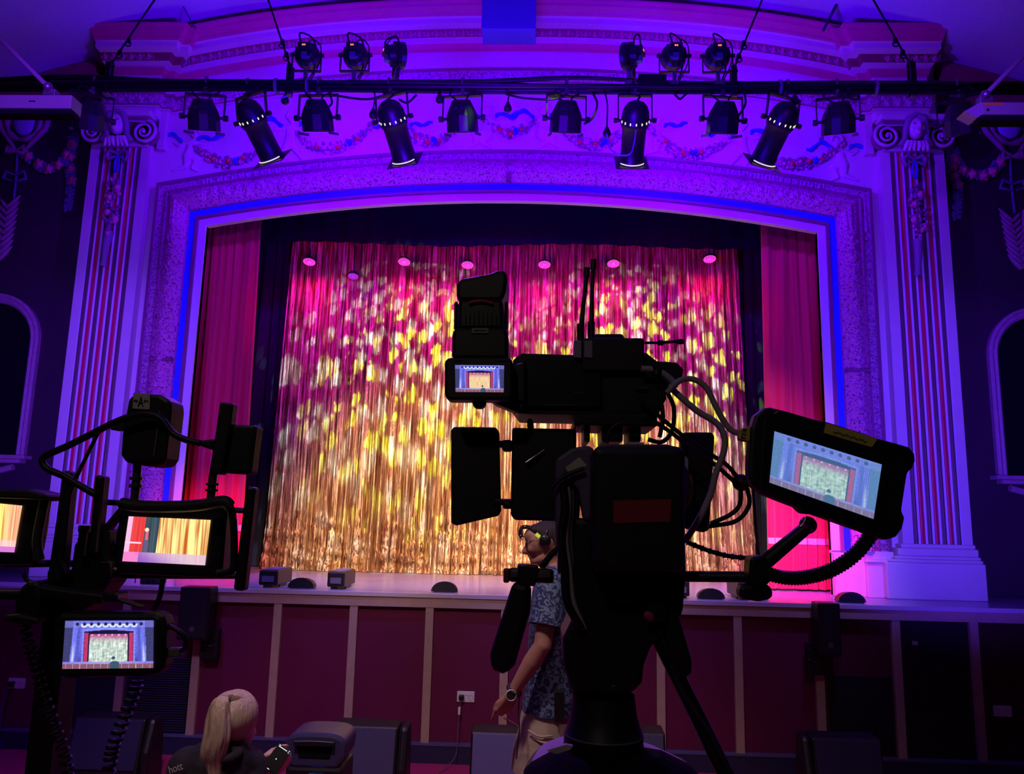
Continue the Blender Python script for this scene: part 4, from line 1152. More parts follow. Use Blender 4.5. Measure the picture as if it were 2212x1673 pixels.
t = thing('floor_lamp_unit', (P.x, .2, ZS), 'small black stage unit with cables seen under the left monitor frame', 'stage lamp')
mb = MB(); mb.box((P.x-.09, .12, ZS), (P.x+.09, .26, ZS+.07), body_m); mb.build('casing', t, bevel=.01)
mb = MB()
for k in range(5): mb.tube(catmull([(P.x-.12+.05*k, .1, ZS+.01), (P.x-.1+.05*k, .08, ZS+.10), (P.x-.04+.04*k, .12, ZS+.03)], 5), .005, rubber, 6)
mb.build('cable', t)

# speakers on brackets on the stage front
def wallspk(u0, v0, u1, v1, lab, s):
    a = atY(u0, v0, -.22); b = atY(u1, v1, -.22)
    t = thing('wall_speaker', ((a.x+b.x)/2, -.1, b.z), lab, 'speaker', 'wall speakers on the stage front')
    x0, x1 = a.x, b.x; H = a.z-b.z
    mb = MB(); mb.box((x0, -.22, b.z), (x1, -.06, a.z), blackp); mb.build('cabinet', t, bevel=.012)
    mb = MB(); mb.box((x0+.015, -.226, b.z+.02), (x1-.015, -.22, a.z-.02), mat('speaker_grille', (.008, .008, .009), .7, bump=('voronoi', 300, .4))); mb.build('grille', t)
    mb = MB(); mb.cyl(((x0+x1)/2, -.228, b.z+.09), ((x0+x1)/2, -.226, b.z+.09), .022, mat('badge_grey', (.10, .10, .12), .4), n=14); mb.build('badge', t)
    mb = MB(); xb = (x1-.10) if s < 0 else (x0-.06)
    mb.box((xb, -.10, b.z-.17), (xb+.15, -.04, b.z+.08), blackp)
    for zz in (-.13, -.05, .04):
        for xx in (.015, .135): mb.ball((xb+xx, -.103, b.z+zz), .006, chrome, 8, 5)
    mb.bar((xb+.04, -.104, b.z-.06), (xb+.11, -.104, b.z-.06), .01, .008, mat('badge_grey', (.10, .10, .12)))
    mb.build('bracket', t, bevel=.004)
wallspk(390, 1268, 446, 1385, 'black speaker bracketed to the left part of the stage front', -1)
wallspk(1766, 1303, 1820, 1420, 'black speaker bracketed to the right part of the stage front', 1)

# double wall sockets
def socket(u, v, lab, plug):
    P = atY(u, v, -.012); t = thing('wall_socket', (P.x, -.005, P.z-.043), lab, 'socket', 'double wall sockets')
    wm = mat('socket_white', (.80, .80, .82), .35)
    mb = MB(); mb.box((P.x-.073, -.014, P.z-.043), (P.x+.073, -.004, P.z+.043), wm); mb.build('plate', t, bevel=.003)
    mb = MB()
    for d in (-.012, .012): mb.box((P.x+d-.006, -.019, P.z+.012), (P.x+d+.006, -.013, P.z+.030), wm)
    mb.build('switch', t, bevel=.0015)
    mb = MB(); an = [(P.x+.042+.02*math.cos(k*PI/8), -.0155, P.z-.006+.02*math.sin(k*PI/8)) for k in range(17)]
    mb.tube(an, .002, mat('socket_shadow', (.45, .45, .5), .5), 5)
    if not plug: mb.tube([(q[0]-.084, q[1], q[2]) for q in an], .002, mat('socket_shadow', (.45, .45, .5)), 5)
    mb.build('outlet', t)
    return P
P = socket(1006, 1506, 'white double wall socket with a black plug, left of the standing person', True)
def plugcord(P, pts, lab, m_, r=.0035, collar=False):
    t = thing('power_plug', (P.x-.035, -.03, P.z-.02), lab, 'plug', 'plugs with leads')
    mb = MB(); mb.box((P.x-.055, -.055, P.z-.022), (P.x-.012, -.015, P.z+.018), blackp); mb.build('plug_body', t, bevel=.006)
    mb = MB(); mb.tube(catmull(pts, 8), r, m_, 6); mb.build('lead', t)
    if collar:
        mb = MB(); q = pts[1]; mb.box((q[0]-.01, q[1]-.01, q[2]-.03), (q[0]+.01, q[1]+.01, q[2]+.03), white_p); mb.build('tag', t, bevel=.003)
plugcord(P, [(P.x-.035, -.05, P.z-.02), (P.x-.045, -.07, P.z-.10), (P.x-.05, -.09, 0.1), (P.x-.06, -.14, ZF+.08), (P.x-.16, -.30, ZF+.006), (P.x-.2, -.45, ZF+.006)], 'black plug with a pale tagged lead running down to the carpet', mat('lead_grey', (.12, .12, .15), .5), collar=True)
P = socket(36, 1477, 'white double wall socket low at the far left with a plug in it', True)
plugcord(P, [(P.x-.035, -.05, P.z-.02), (P.x-.06, -.07, P.z-.12), (P.x-.05, -.09, .0), (P.x+.0, -.13, ZF+.04), (P.x+.02, -.22, ZF+.008), (P.x-.1, -.3, ZF+.008), (P.x-.16, -.22, ZF+.008), (P.x-.02, -.17, ZF+.01), (P.x+.03, -.25, ZF+.01), (P.x-.12, -.36, ZF+.008)], 'plug with a blue lead coiling on the carpet at the far left', mat('lead_blue', (.03, .06, .35), .4), r=.005)
socket(2166, 1537, 'white double wall socket low at the far right, nothing plugged in', False)

# floor monitors (wedges)
def wedge(u0, u1, vtop, vbot, Yf, lab, face, side=0):
    a = atY(u0, vtop, Yf); b = atY(u1, vtop, Yf); z0 = ZF; H = a.z-ZF
    x0, x1 = a.x, b.x; D = .42
    t = thing('floor_monitor', ((x0+x1)/2, Yf, ZF), lab, 'speaker', 'wedge floor monitors')
    pr = [(Yf+.20, ZF+.0), (Yf+.16, ZF+H), (Yf-.02, ZF+H*.98), (Yf-.10, ZF+H*.12), (Yf-.08, ZF)]
    # cabinet: sloped box, rear panel toward us
    mb = MB(); mb.prism([(x0, y, z) for y, z in pr], (x1-x0, 0, 0), blackp); mb.build('cabinet', t, bevel=.012)
    mb = MB(); f0 = Vector((0, Yf-.02, ZF+H*.96)); f1 = Vector((0, Yf-.095, ZF+H*.24)); nn_ = Vector((0, -.8, .1)).normalized()*.008
    mb.prism([Vector((x0+.015, f0.y, f0.z))+nn_, Vector((x1-.015, f0.y, f0.z))+nn_, Vector((x1-.015, f1.y, f1.z))+nn_, Vector((x0+.015, f1.y, f1.z))+nn_], -nn_*1.2, face); mb.build('grille', t, bevel=.003)
    mb = MB(); q = Vector((x1-.06, f0.y-.012, f0.z-.12)); mb.ball(q, (.012, .004, .012), mat('badge_dim', (.07, .07, .11), .5), 8, 5); mb.build('badge', t)
    if side:
        mb = MB(); xs_ = x1 if side > 0 else x0
        pts = [(xs_, Yf+.16, ZF+H), (xs_, Yf-.0, ZF+H*.98), (xs_, Yf-.08, ZF+H*.5), (xs_, Yf-.07, ZF+.02), (xs_, Yf+.2, ZF+.0)]
        mb.prism(pts, (side*.07, 0, 0), blackp); mb.build('side_cheek', t, bevel=.03)
gf = mat('grille_navy', (.055, .055, .13), .55, bump=('voronoi', 240, .3)); gf2 = mat('grille_blue', (.12, .11, .32), .5, bump=('voronoi', 240, .3)); gf3 = mat('grille_deep', (.02, .02, .07), .55)
wedge(166, 318, 1546, 1660, -.75, 'large dark wedge monitor on the carpet behind the left coiled cable', gf3, 1)
wedge(721, 862, 1562, 1673, -1.1, 'grey blue wedge monitor directly behind the portable speaker', gf, 1)
wedge(1018, 1122, 1576, 1673, -1.1, 'brighter blue wedge monitor touching the khaki trousers of the standing person', gf2)
wedge(1384, 1436, 1578, 1673, -1.1, 'wedge monitor partly hidden right of the tripod bowl', gf)
wedge(1752, 1900, 1590, 1660, -.75, 'dark navy wedge monitor on the carpet at the right', gf3, -1)
# small white plug lying on the carpet
P = atZ(989, 1651, ZF+.0); P.y = max(P.y, -.5)
mb = MB(); mb.box((P.x-.02, P.y, ZF), (P.x+.02, P.y+.02, ZF+.012), white_p)
for d in (-.012, 0, .012): mb.box((P.x+d-.002, P.y+.006, ZF+.012), (P.x+d+.002, P.y+.012, ZF+.03), white_p)
single(mb, 'plug_cover', 'tiny white plug lying pins up on the carpet edge', 'plug')
# portable speaker with handle and blue display
Yp = -2.55
a = atY(616, 1583, Yp); b = atY(748, 1583, Yp); H = a.z-ZF
t = thing('portable_speaker', ((a.x+b.x)/2, Yp, ZF), 'portable black speaker with a moulded handle and a blue lit display', 'speaker')
cx = (a.x+b.x)/2; W2 = (b.x-a.x)/2; bl = mat('speaker_shell', (.045, .042, .11), .4)
mb = MB(); out = []
for k in range(21):
    an = PI*k/20; out.append((cx-W2*math.copysign(abs(math.cos(an))**.6, math.cos(an)), Yp, a.z-.07+.07*math.sin(an)**.7))
out += [(cx+W2*.97, Yp, a.z-.12), (cx+W2*.74, Yp, a.z-.175), (cx-W2*.74, Yp, a.z-.175), (cx-W2*.97, Yp, a.z-.12)]
mb.prism(out, (0, .26, 0), bl); mb.build('top_shell', t, bevel=.018)
mb = MB(); mb.prism([(cx+W2*.60*i, Yp-.004, a.z-.045-(.012 if False else 0)-j*.078) for i, j in ((-1, 0), (1, 0), (.85, 1), (-.85, 1))], (0, .01, 0), blackm); mb.build('handle_recess_shade', t, bevel=.004)  # black plate paints the shaded hollow behind the handle
mb = MB(); mb.bar((cx-W2*.66, Yp-.012, a.z-.048), (cx+W2*.66, Yp-.012, a.z-.048), .024, .018, blackp); mb.tube(catmull([(cx-W2*.64, Yp-.02, a.z-.038), (cx, Yp-.022, a.z-.034), (cx+W2*.64, Yp-.02, a.z-.038)], 6), .004, mat('badge_grey', (.10, .10, .12)), 6); mb.build('handle', t)
mb = MB(); mb.box((cx-W2*.93, Yp+.0, ZF), (cx+W2*.93, Yp+.27, a.z-.165), blackp); mb.build('cabinet', t, bevel=.02)
mb = MB(); mb.box((cx-.02, Yp-.006, a.z-.225), (cx+.05, Yp, a.z-.20), mat('display_blue', (.02, .1, .6), .4, emit=((.03, .25, 1.0), 2.6))); mb.box((cx-.012, Yp-.0075, a.z-.217), (cx+.042, Yp-.006, a.z-.213), mat('display_text', (.3, .6, 1), .4, emit=((.35, .75, 1.0), 3))); mb.build('display', t)
mb = MB()
for k in range(9): mb.ball((cx-.06+.018*k, Yp-.002, a.z-.245-.01*(k % 2)), .004, mat('badge_grey', (.10, .10, .12)), 6, 4)
mb.build('button', t)
# ================================================================ SCREENS
def screen_mat():
    m = bpy.data.materials.new('screen_glow'); m.use_nodes = True; nt = m.node_tree
    b = nt.nodes['Principled BSDF']; b.inputs['Base Color'].default_value = (.01, .01, .01, 1); b.inputs['Roughness'].default_value = .3
    at = nt.nodes.new('ShaderNodeAttribute'); at.attribute_name = 'picture'
    nt.links.new(at.outputs['Color'], b.inputs['Emission Color']); b.inputs['Emission Strength'].default_value = 1.0
    return m
scr_m = screen_mat()
def sm(a, b, x): t = max(0, min(1, (x-a)/(b-a))); return t*t*(3-2*t)
def mixc(a, b, t): return tuple(p+(q-p)*t for p, q in zip(a, b))
def pic_stage(u, v, tone):
    """picture of the proscenium as the monitors show it; u right, v up"""
    hi, wash = tone
    c = mixc((.05, .05, .30), (.16, .16, .85), sm(.0, .5, v))
    x = abs(u-.5); sl = .03*(1-v)
    if x > .40+sl: c = (.05, .05, .17) if not wash else (.10, .20, .42)
    elif x > .345+sl:
        c = (.22, .24, 1.0) if int(u*170) % 3 else (.10, .10, .6)
    elif x > .31+sl: c = (.10, .11, .62)
    if v > .86:
        c = mixc(c, (.25, .25, .9), .5)
        for k in range(10):
            cx = .14+.08*k
            d = math.hypot((u-cx)*1.8, v-.93)
            if d < .035: c = (.02, .02, .08)
            if hi and abs(k-4.5) < 4 and d > .035 and d < .075 and v < .93: c = (.7, .8, 1.0)
    ar = .80-.25*(x)**2*1.6
    if x < .30 and .13 < v < ar+.05: c = (.30, .32, 1.0) if int(v*160) % 4 else (.12, .12, .6)
    if x < .275 and .13 < v < ar: c = (.01, .01, .05)
    if .228 < x < .272 and .14 < v < ar-.03: c = (.55, .04, .16)
    if x < .215 and .14 < v < .72:
        n = noise.noise(Vector((u*95, v*5, 1)))*.5+.5; n2 = noise.noise(Vector((u*28, v*18, 4)))*.5+.5
        g = mixc((.25, .35, .18), (.75, 1.0, .75) if wash else (1.0, .85, .55), sm(.2, .8, n*.5+n2*.6))
        if hi == 2: g = mixc((.85, .35, .15), (1, .95, .55), n)
        if hi == 1: g = mixc((.30, .42, .35), (.9, 1.0, .95), sm(.25, .75, n*.6+n2*.4))
        c = mixc((.5, .08, .30), g, sm(0, .20, .72-v))
    for k in range(6):
        if math.hypot((u-(.315+.074*k))*1.7, v-.70) < .018: c = (1, .55, .75)
    if v < .14: c = mixc((.45, .40, .75), (.25, .2, .8), x*2) if v > .10 else (.26, .10, .16)
    if v < .10 and abs((u*13) % 1-.5) < .04: c = (.5, .4, .45)
    if math.hypot((u-.56)*1.7, v-.22) < .035 or (abs(u-.575) < .05 and v < .15 and v < .18-abs(u-.575)*1.2): c = (.05, .10, .16)
    if .14 < v < .62 and x > .3:
        g_ = math.exp(-((x-.372-sl)/.012)**2)*sm(.62, .25, v) if False else math.exp(-((x-.372-sl)/.012)**2)*(1-sm(.25, .62, v))
        c = mixc(c, (.75, .85, 1.0), .8*g_)
    nn2 = noise.noise(Vector((u*40, v*30, 8)))*.25; c = tuple(q*(1+nn2) for q in c)
    if wash: c = mixc(c, (.12, .28, .55), .42)
    return c
def pic_close(u, v, tone):
    n = noise.noise(Vector((u*48+v*.8, v*.9, 2)))*.5+.5; n2 = noise.noise(Vector((u*17, v*1.4, 6)))*.5+.5
    c = mixc((.62, .14, .02), (1.35, 1.05, .40), sm(.3, .68, n*.65+n2*.4))
    if tone == 0:
        if u < .22: c = mixc((.75, .02, .03), (1.0, .10, .10), n) if u > .06 else (1.0, .55, .85)
        elif u < .385: c = mixc((.01, .03, .05), (.10, .16, .20), n)
        if u < .20 and abs(v-.42) < .02: c = (1.2, .7, .9)
        if abs(u-.255+.02*(v-.5)) < .028*(1 if v < .5 else .7) and .22 < v < .72: c = (.13, .12, .25) if v < .5 else (.85, .15, .25)
        if math.hypot((u-.245)*1.8, v-.72) < .045: c = (1.0, .85, .6)
        if v < .22: c = mixc((.34, .12, .62), (1.0, .72, .70), sm(.2, .9, u+v)*(.5+.5*n)) if u > .18 else (1.1, .25, .65)
    else:
        c = mixc((.75, .35, .05), (1.3, 1.2, .35), sm(.2, .7, n))
        if u > .75: c = mixc(c, (1.0, .2, .35), .45)
        if v < .25: c = mixc((1.1, .3, .4), (1.3, 1, .8), n)
        if v < .12: c = (.75, .22, .75)
    return c
def screen(px, Y, fn, tone, parent, nu=190, nv=108, tilt=None):
    c = [atY(a, b, Y) for a, b in px]  # top-left, top-right, bottom-right, bottom-left
    vs = []; cols = []
    for j in range(nv+1):
        v = j/nv
        for i in range(nu+1):
            u = i/nu
            p = (c[0]*(1-u)+c[1]*u)*v+(c[3]*(1-u)+c[2]*u)*(1-v)
            vs.append(p); cols += list(fn(u, v, tone))+[1.0]
    fs = [(j*(nu+1)+i, j*(nu+1)+i+1, (j+1)*(nu+1)+i+1, (j+1)*(nu+1)+i) for j in range(nv) for i in range(nu)]
    mb = MB(); mb.add(vs, fs, scr_m); o = mb.build('screen', parent)
    at = o.data.color_attributes.new('picture', 'FLOAT_COLOR', 'POINT'); at.data.foreach_set('color', cols)
    return o
def text(body, px0, px1, Y, m, name, parent, h=None, up=None):
    """lettering laid from px0 to px1 (baseline) on the plane y=Y"""
    cu = bpy.data.curves.new(name, 'FONT'); cu.body = body; cu.extrude = .002
    o = bpy.data.objects.new(name, cu); COL.objects.link(o)
    dg = bpy.context.evaluated_depsgraph_get(); me = bpy.data.meshes.new_from_object(o.evaluated_get(dg))
    bpy.data.objects.remove(o)
    A = atY(*px0, Y); B = atY(*px1, Y); L = (B-A).length
    xs = [v.co.x for v in me.vertices]; w = max(xs)-min(xs); s = L/w; d = (B-A).normalized(); upv = Vector((0, -1, 0)).cross(d)*-1
    if upv.z < 0: upv = -upv
    hh = h/ max(v.co.y for v in me.vertices) if h else s
    off = ROOT.get(parent.name)
    for v in me.vertices:
        v.co = A+d*((v.co.x-min(xs))*s)+upv*(v.co.y*hh)+Vector((0, -.0006-(.0006 if v.co.z > 0 else 0), 0))-off
    me.materials.clear(); me.materials.append(m)
    o = bpy.data.objects.new(name, me); COL.objects.link(o); o.parent = parent; ROOT[o.name] = off
    return o

gear = mat('gear_black', (.009, .009, .010), .5); gear2 = mat('gear_satin', (.014, .014, .016), .32)
tape_y = mat('tape_yellow', (.62, .60, .10), .6); tape_w = mat('tape_cream', (.62, .60, .50), .6, vary=(30, .8)); ink = mat('ink', (.01, .01, .02), .7)
cab_g = mat('cable_grey', (.42, .41, .40), .5); cab_b = mat('cable_black', (.008, .008, .009), .5)
purple_c = mat('rain_cover', (.13, .10, .20), .5)
def part(t, name, px, Y, th, m=gear, bevel=.004):
    mb = MB(); mb.ppx(px, Y, th, m); return mb.build(name, t, bevel=bevel)
def rpx(x0, y0, x1, y1, r=6): return [(a, b) for a, b in rrect(x0, y0, x1, y1, r)]
def ptube(t, name, px, Y, r, m=cab_b, n=8, seg=8, dy=None):
    pts = [atY(a, b, Y+(dy[i] if dy else 0)) for i, (a, b) in enumerate(px)]
    mb = MB(); mb.tube(catmull(pts, seg) if len(pts) > 2 else pts, r, m, n); return mb.build(name, t)

# ================================================================ BIG CAMERA ON ITS TRIPOD
YC = -5.20
bc = thing('broadcast_camera', tuple(atY(1300, 922, YC)), 'large black broadcast camera rig silhouetted before the gold curtain', 'camera')
part(bc, 'camera_body', [(1108, 778), (1126, 763), (1244, 767), (1246, 762), (1396, 762), (1424, 784), (1440, 860), (1424, 893), (1244, 896), (1135, 894), (1118, 893), (1098, 866), (1108, 850)], YC, .17)
part(bc, 'side_panel', [(1133, 775), (1300, 778), (1300, 880), (1140, 880)], YC-.012, .015, gear2, .003)
part(bc, 'top_handle', [(1285, 721), (1345, 721), (1352, 735), (1278, 735)], YC+.02, .08)
part(bc, 'transmitter', rpx(1258, 730, 1392, 802, 7), YC-.02, .14)
part(bc, 'lens_hood', [(1396, 778), (1462, 783), (1477, 797), (1474, 815), (1446, 846), (1420, 850), (1396, 850)], YC+.02, .16)
for k, (a, b) in enumerate(((1241, 1256), (1262, 1280))): part(bc, 'battery_tape', [(a, 737), (b, 736), (b, 774), (a, 772)], YC-.025, .02, mat('tape_lilac', (.28, .26, .34), .5), .001)
part(bc, 'receiver_box', rpx(1240, 735, 1282, 775, 3), YC-.0, .06)
for px, nm in (([(1254, 735), (1260, 660), (1267, 600)], 0), ([(1277, 730), (1279, 640), (1281, 582)], 1)):
    mb = MB(); A = [atY(a, b, YC+.02) for a, b in px]
    mb.tube(A, [.0065, .0045, .0045], gear, 8); mb.tube([A[-1], A[-1]+Vector((.001, 0, .022))], .0065, gear, 8); mb.tube([A[0], A[0]+Vector((0, 0, .035))], .008, gear, 8); mb.build('antenna', bc)
mb = MB(); A = [atY(a, b, YC+.02) for a, b in ((1392, 741), (1420, 741), (1450, 739), (1476, 738))]
mb.tube(A, [.003, .003, .0035, .0035], gear, 8); mb.tube([A[1], atY(1432, 741, YC+.02)], .006, gear, 8); mb.tube([atY(1462, 739, YC+.02), A[3]], .006, gear, 8); mb.build('side_antenna', bc)
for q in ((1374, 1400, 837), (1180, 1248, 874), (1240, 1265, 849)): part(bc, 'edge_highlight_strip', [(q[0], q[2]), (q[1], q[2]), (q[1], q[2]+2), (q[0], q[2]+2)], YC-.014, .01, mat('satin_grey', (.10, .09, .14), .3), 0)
part(bc, 'name_tag', [(1295, 791), (1314, 791), (1314, 803), (1295, 803)], YC-.014, .01, mat('tag_grey', (.22, .2, .3), .5), .001)
# viewfinder
vf = thing('viewfinder', tuple(atY(1036, 775, YC)), 'upright ribbed viewfinder with a flared rubber eyecup left of the camera body', 'viewfinder')
part(vf, 'eyecup', [(990, 650), (985, 636), (986, 612), (996, 601), (1030, 595), (1058, 590), (1072, 584), (1086, 582), (1093, 586), (1096, 600), (1093, 628), (1084, 650)], YC-.04, .12, gear, .014)
part(vf, 'barrel', [(990, 646), (1086, 646), (1089, 700), (1093, 712), (985, 712), (988, 700)], YC-.05, .13, gear2, .016)
for sx in (981, 1090): part(vf, 'side_rail', [(sx, 652), (sx+7, 650), (sx+6, 712), (sx-1, 712)], YC-.03, .07, gear, .003)
part(vf, 'base_block', [(980, 708), (1094, 708), (1098, 728), (1098, 776), (976, 776), (976, 726)], YC-.055, .14, gear, .008)
rb = MB()
for k in range(8):
    x = 1003+9.5*k; rb.ppx([(x, 668+abs(k-3.5)*3), (x+1.6, 668+abs(k-3.5)*3), (x+1.6, 704), (x, 704)], YC-.056, .008, mat('rib_grey', (.03, .03, .033), .4))
rb.build('cooling_ribs', vf)
ptube(vf, 'tally_strip', [(1012, 656), (1024, 652), (1038, 650.5), (1052, 652), (1064, 656)], YC-.055, .0035, mat('tally_red', (.35, .02, .015), .4), 8)
part(vf, 'maker_plate', [(1019, 709), (1055, 709), (1056, 720), (1019, 720)], YC-.059, .006, mat('plate_pale', (.28, .27, .28), .5), .001)
part(vf, 'plate_print', [(1023, 713), (1052, 713), (1052, 716), (1023, 716)], YC-.0595, .002, ink, 0)
# small monitor under the viewfinder
sm_ = thing('viewfinder_monitor', tuple(atY(1034, 866, YC)), 'small monitor under the viewfinder showing the whole blue stage in bright colour', 'monitor')
h_ = part(sm_, 'housing', rpx(960, 772, 1108, 864, 14), YC-.07, .05, gear, .006)
screen([(983, 789), (1089, 790), (1088, 848), (984, 847)], YC-.0725, pic_stage, (2, 0), h_)
for a, b in ((980, 998), (1075, 1094)): part(sm_, 'top_latch', [(a, 777), (b, 777), (b, 779), (a, 779)], YC-.073, .004, mat('satin_grey', (.10, .09, .14)), 0)
part(sm_, 'tilt_knob', [(1019, 862), (1050, 862), (1048, 876), (1040, 881), (1028, 881), (1021, 876)], YC-.05, .03, gear, .004)
part(sm_, 'swivel_arm', [(1100, 790), (1135, 782), (1135, 870), (1100, 862)], YC-.03, .04, gear, .004)
part(sm_, 'lower_bracket', [(1056, 862), (1070, 872), (1090, 880), (1110, 888), (1130, 884), (1130, 858), (1060, 858)], YC-.02, .05, gear, .004)
# head, boxes, flaps
hd = thing('camera_tripod', tuple(atY(1300, 1640, YC)), 'heavy black tripod with fluid head, boxes and panels carrying the big camera', 'tripod')
part(hd, 'camera_plate', [(1244, 893), (1420, 893), (1420, 922), (1330, 922), (1255, 918), (1246, 922), (1238, 915)], YC+.0, .16)
part(hd, 'plate_lever', [(1139, 905), (1148, 903), (1152, 912), (1154, 925), (1138, 925)], YC+.04, .03)
for px in ([(1360, 895), (1385, 895), (1385, 955), (1360, 955)], [(1262, 915), (1275, 915), (1275, 955), (1262, 955)], [(1300, 918), (1346, 918), (1346, 955), (1300, 955)]): part(hd, 'riser', px, YC+.02, .12)
part(hd, 'plate_screw', rpx(1392, 904, 1402, 912, 3), YC-.0, .02, gear2, .001)
part(hd, 'flap_panel', [(974, 930), (980, 922), (1070, 923), (1078, 932), (1082, 1104), (1076, 1115), (986, 1136), (974, 1131)], YC+.06, .025, gear, .004)
part(hd, 'middle_panel', [(1106, 924), (1245, 927), (1245, 1128), (1112, 1124), (1103, 1114)], YC+.05, .06, gear, .005)
part(hd, 'flap_panel', [(1470, 940), (1480, 934), (1538, 934), (1544, 942), (1536, 1092), (1532, 1146), (1520, 1151), (1470, 1140)], YC+.08, .025, gear, .004)
for v in (952, 1078): part(hd, 'hinge', [(1066, v), (1110, v), (1110, v+14), (1066, v+14)], YC+.05, .03); 
part(hd, 'hinge_knob', rpx(1086, 1084, 1104, 1100, 5), YC+.045, .04); part(hd, 'hinge_knob', rpx(1084, 950, 1106, 974, 6), YC+.045, .04)
mb = MB(); mb.tube([atY(1136, 1001, YC+.04), atY(1152, 990, YC+.04), atY(1160, 984, YC+.04), atY(1176, 972, YC+.04)], [.0055, .0055, .003, .0015], chrome, 10); mb.build('metal_connector', hd)
bxp = part(hd, 'power_box', rpx(1282, 965, 1482, 1238, 16), YC-.16, .19, gear, .014)
part(hd, 'red_label', [(1325, 1082), (1451, 1079), (1448, 1128), (1325, 1131)], YC-.163, .004, mat('label_dark_red', (.30, .012, .03), .6), .0005)
part(hd, 'box_lid', [(1290, 964), (1312, 960), (1440, 960), (1474, 968), (1480, 975), (1286, 975)], YC-.15, .18, mat('lid_lit', (.10, .09, .12), .35), .004)  # paler than the box to paint the light on its top
part(hd, 'lid_tag', [(1358, 956), (1392, 956), (1390, 963), (1358, 963)], YC-.13, .02, tape_w, .001)
part(hd, 'side_strip', [(1480, 985), (1487, 992), (1486, 1060), (1481, 1110), (1479, 1060)], YC-.08, .05, mat('strip_pale_blue', (.40, .50, .62), .5), .001)
ptube(hd, 'thin_cable', [(1486, 1018), (1494, 1045), (1493, 1070), (1484, 1095)], YC-.06, .0025, tape_y)
part(hd, 'mount_block', [(1480, 1020), (1500, 1020), (1500, 1140), (1480, 1140)], YC+.06, .05)
# cover cloth and cables on the left of the box
part(hd, 'draped_cover', [(1200, 992), (1235, 968), (1272, 962), (1286, 972), (1288, 1120), (1262, 1128), (1250, 1060), (1224, 1030), (1216, 1180), (1200, 1180)], YC-.06, .05, purple_c, .008)
part(hd, 'card', [(1221, 1010), (1252, 988), (1268, 1006), (1232, 1030)], YC-.062, .004, tape_w, .0005)
ptube(hd, 'cable', [(1188, 1060), (1200, 1045), (1218, 1030), (1240, 1020), (1262, 1012)], YC-.075, .0045)
for off, mm in ((0, cab_g), (9, purple_c), (20, cab_b), (-10, cab_b)):
    ptube(hd, 'cable', [(1226+off, 1050), (1228+off*.8, 1100), (1222+off, 1160), (1230+off*1.1, 1230), (1238+off*1.3, 1300), (1262+off*.6, 1360)], YC-.05+off*.0012, .006 if mm is not cab_b else .008, mm)
part(hd, 'cable_clamp', rpx(1205, 1182, 1262, 1240, 4), YC-.02, .05, gear, .004); part(hd, 'clamp_label', [(1221, 1200), (1234, 1200), (1234, 1213), (1221, 1213)], YC-.022, .003, mat('tag_blue', (.12, .14, .25), .5), 0)
ptube(hd, 'cable', [(1168, 1228), (1190, 1200), (1212, 1178), (1222, 1150)], YC-.03, .006)
# fluid head and bowl
part(hd, 'fluid_head', [(1240, 1120), (1480, 1120), (1484, 1236), (1476, 1330), (1448, 1350), (1448, 1375), (1410, 1392), (1392, 1440), (1388, 1478), (1368, 1500), (1236, 1500), (1218, 1440), (1216, 1380), (1240, 1330), (1236, 1240)], YC-.05, .17, gear, .016)
part(hd, 'level_strip', [(1321, 1296), (1367, 1297), (1367, 1300), (1321, 1300)], YC-.053, .004, mat('satin_grey', (.10, .09, .14)), 0)
part(hd, 'pan_brake', rpx(1400, 1290, 1444, 1345, 10), YC-.075, .05, gear2, .006)
mb = MB(); q = atY(1402, 1332, YC-.08); mb.ball(q, (.012, .006, .009), mat('brake_red', (.4, .06, .12), .5), 10, 6, Matrix.Rotation(.6, 3, 'Y')); mb.build('brake_button', hd)
mb = MB(); q = atY(1326, 1486, YC-.055); mb.lathe([(0, .0045), (.003, .0055), (.004, .003)], tuple(q), (0, -1, 0), mat('satin_grey', (.10, .09, .14)), 12); mb.build('bolt', hd)
c0 = atY(1304, 1500, YC+.03); c1 = atY(1304, 1640, YC+.03); H = c0.z-c1.z
mb = MB(); mb.lathe([(0, .062), (.30*H, .066), (.55*H, .075), (.60*H, .079)], tuple(c0), (0, 0, -1), gear, 30); mb.build('bowl', hd)
mb = MB(); mb.lathe([(.60*H, .074), (.60*H, .0795), (.63*H, .0800), (.63*H, .077)], tuple(c0), (0, 0, -1), mat('ring_grey', (.16, .15, .15), .4), 36); mb.build('scale_ring', hd)
mb = MB(); mb.lathe([(.63*H, .078), (.86*H, .080), (.9*H, .070), (1.2*H, .05)], tuple(c0), (0, 0, -1), gear, 30); mb.build('bowl_clamp', hd)
mb = MB(); rows = []
for k in range(37):
    a = 2*PI*k/36; wob = 1+.10*math.cos(3*a+.5)
    rows.append([(c0.x+math.cos(a)*r_*wob, c0.y+math.sin(a)*r_*wob, c0.z-h_*H) for r_, h_ in ((.07, .80), (.105, .84), (.152, 1.02), (.168, 1.14), (.165, 1.5), (.05, 1.55))])
mb.rings(rows[:20], [mat('cover_lilac_lit', (.55, .42, .60), .55, bump=('noise', 25, .5))]*2+[gear]*3, smooth=False); mb.rings(rows[19:], blackm); mb.build('tripod_cover', hd)  # lilac back and black front paint its lit and unlit sides
part(hd, 'card', [(1180, 1622), (1222, 1610), (1238, 1613), (1232, 1621), (1202, 1630)], YC-.085, .012, tape_w, .0005)
zt_ = c0.z-1.4*H
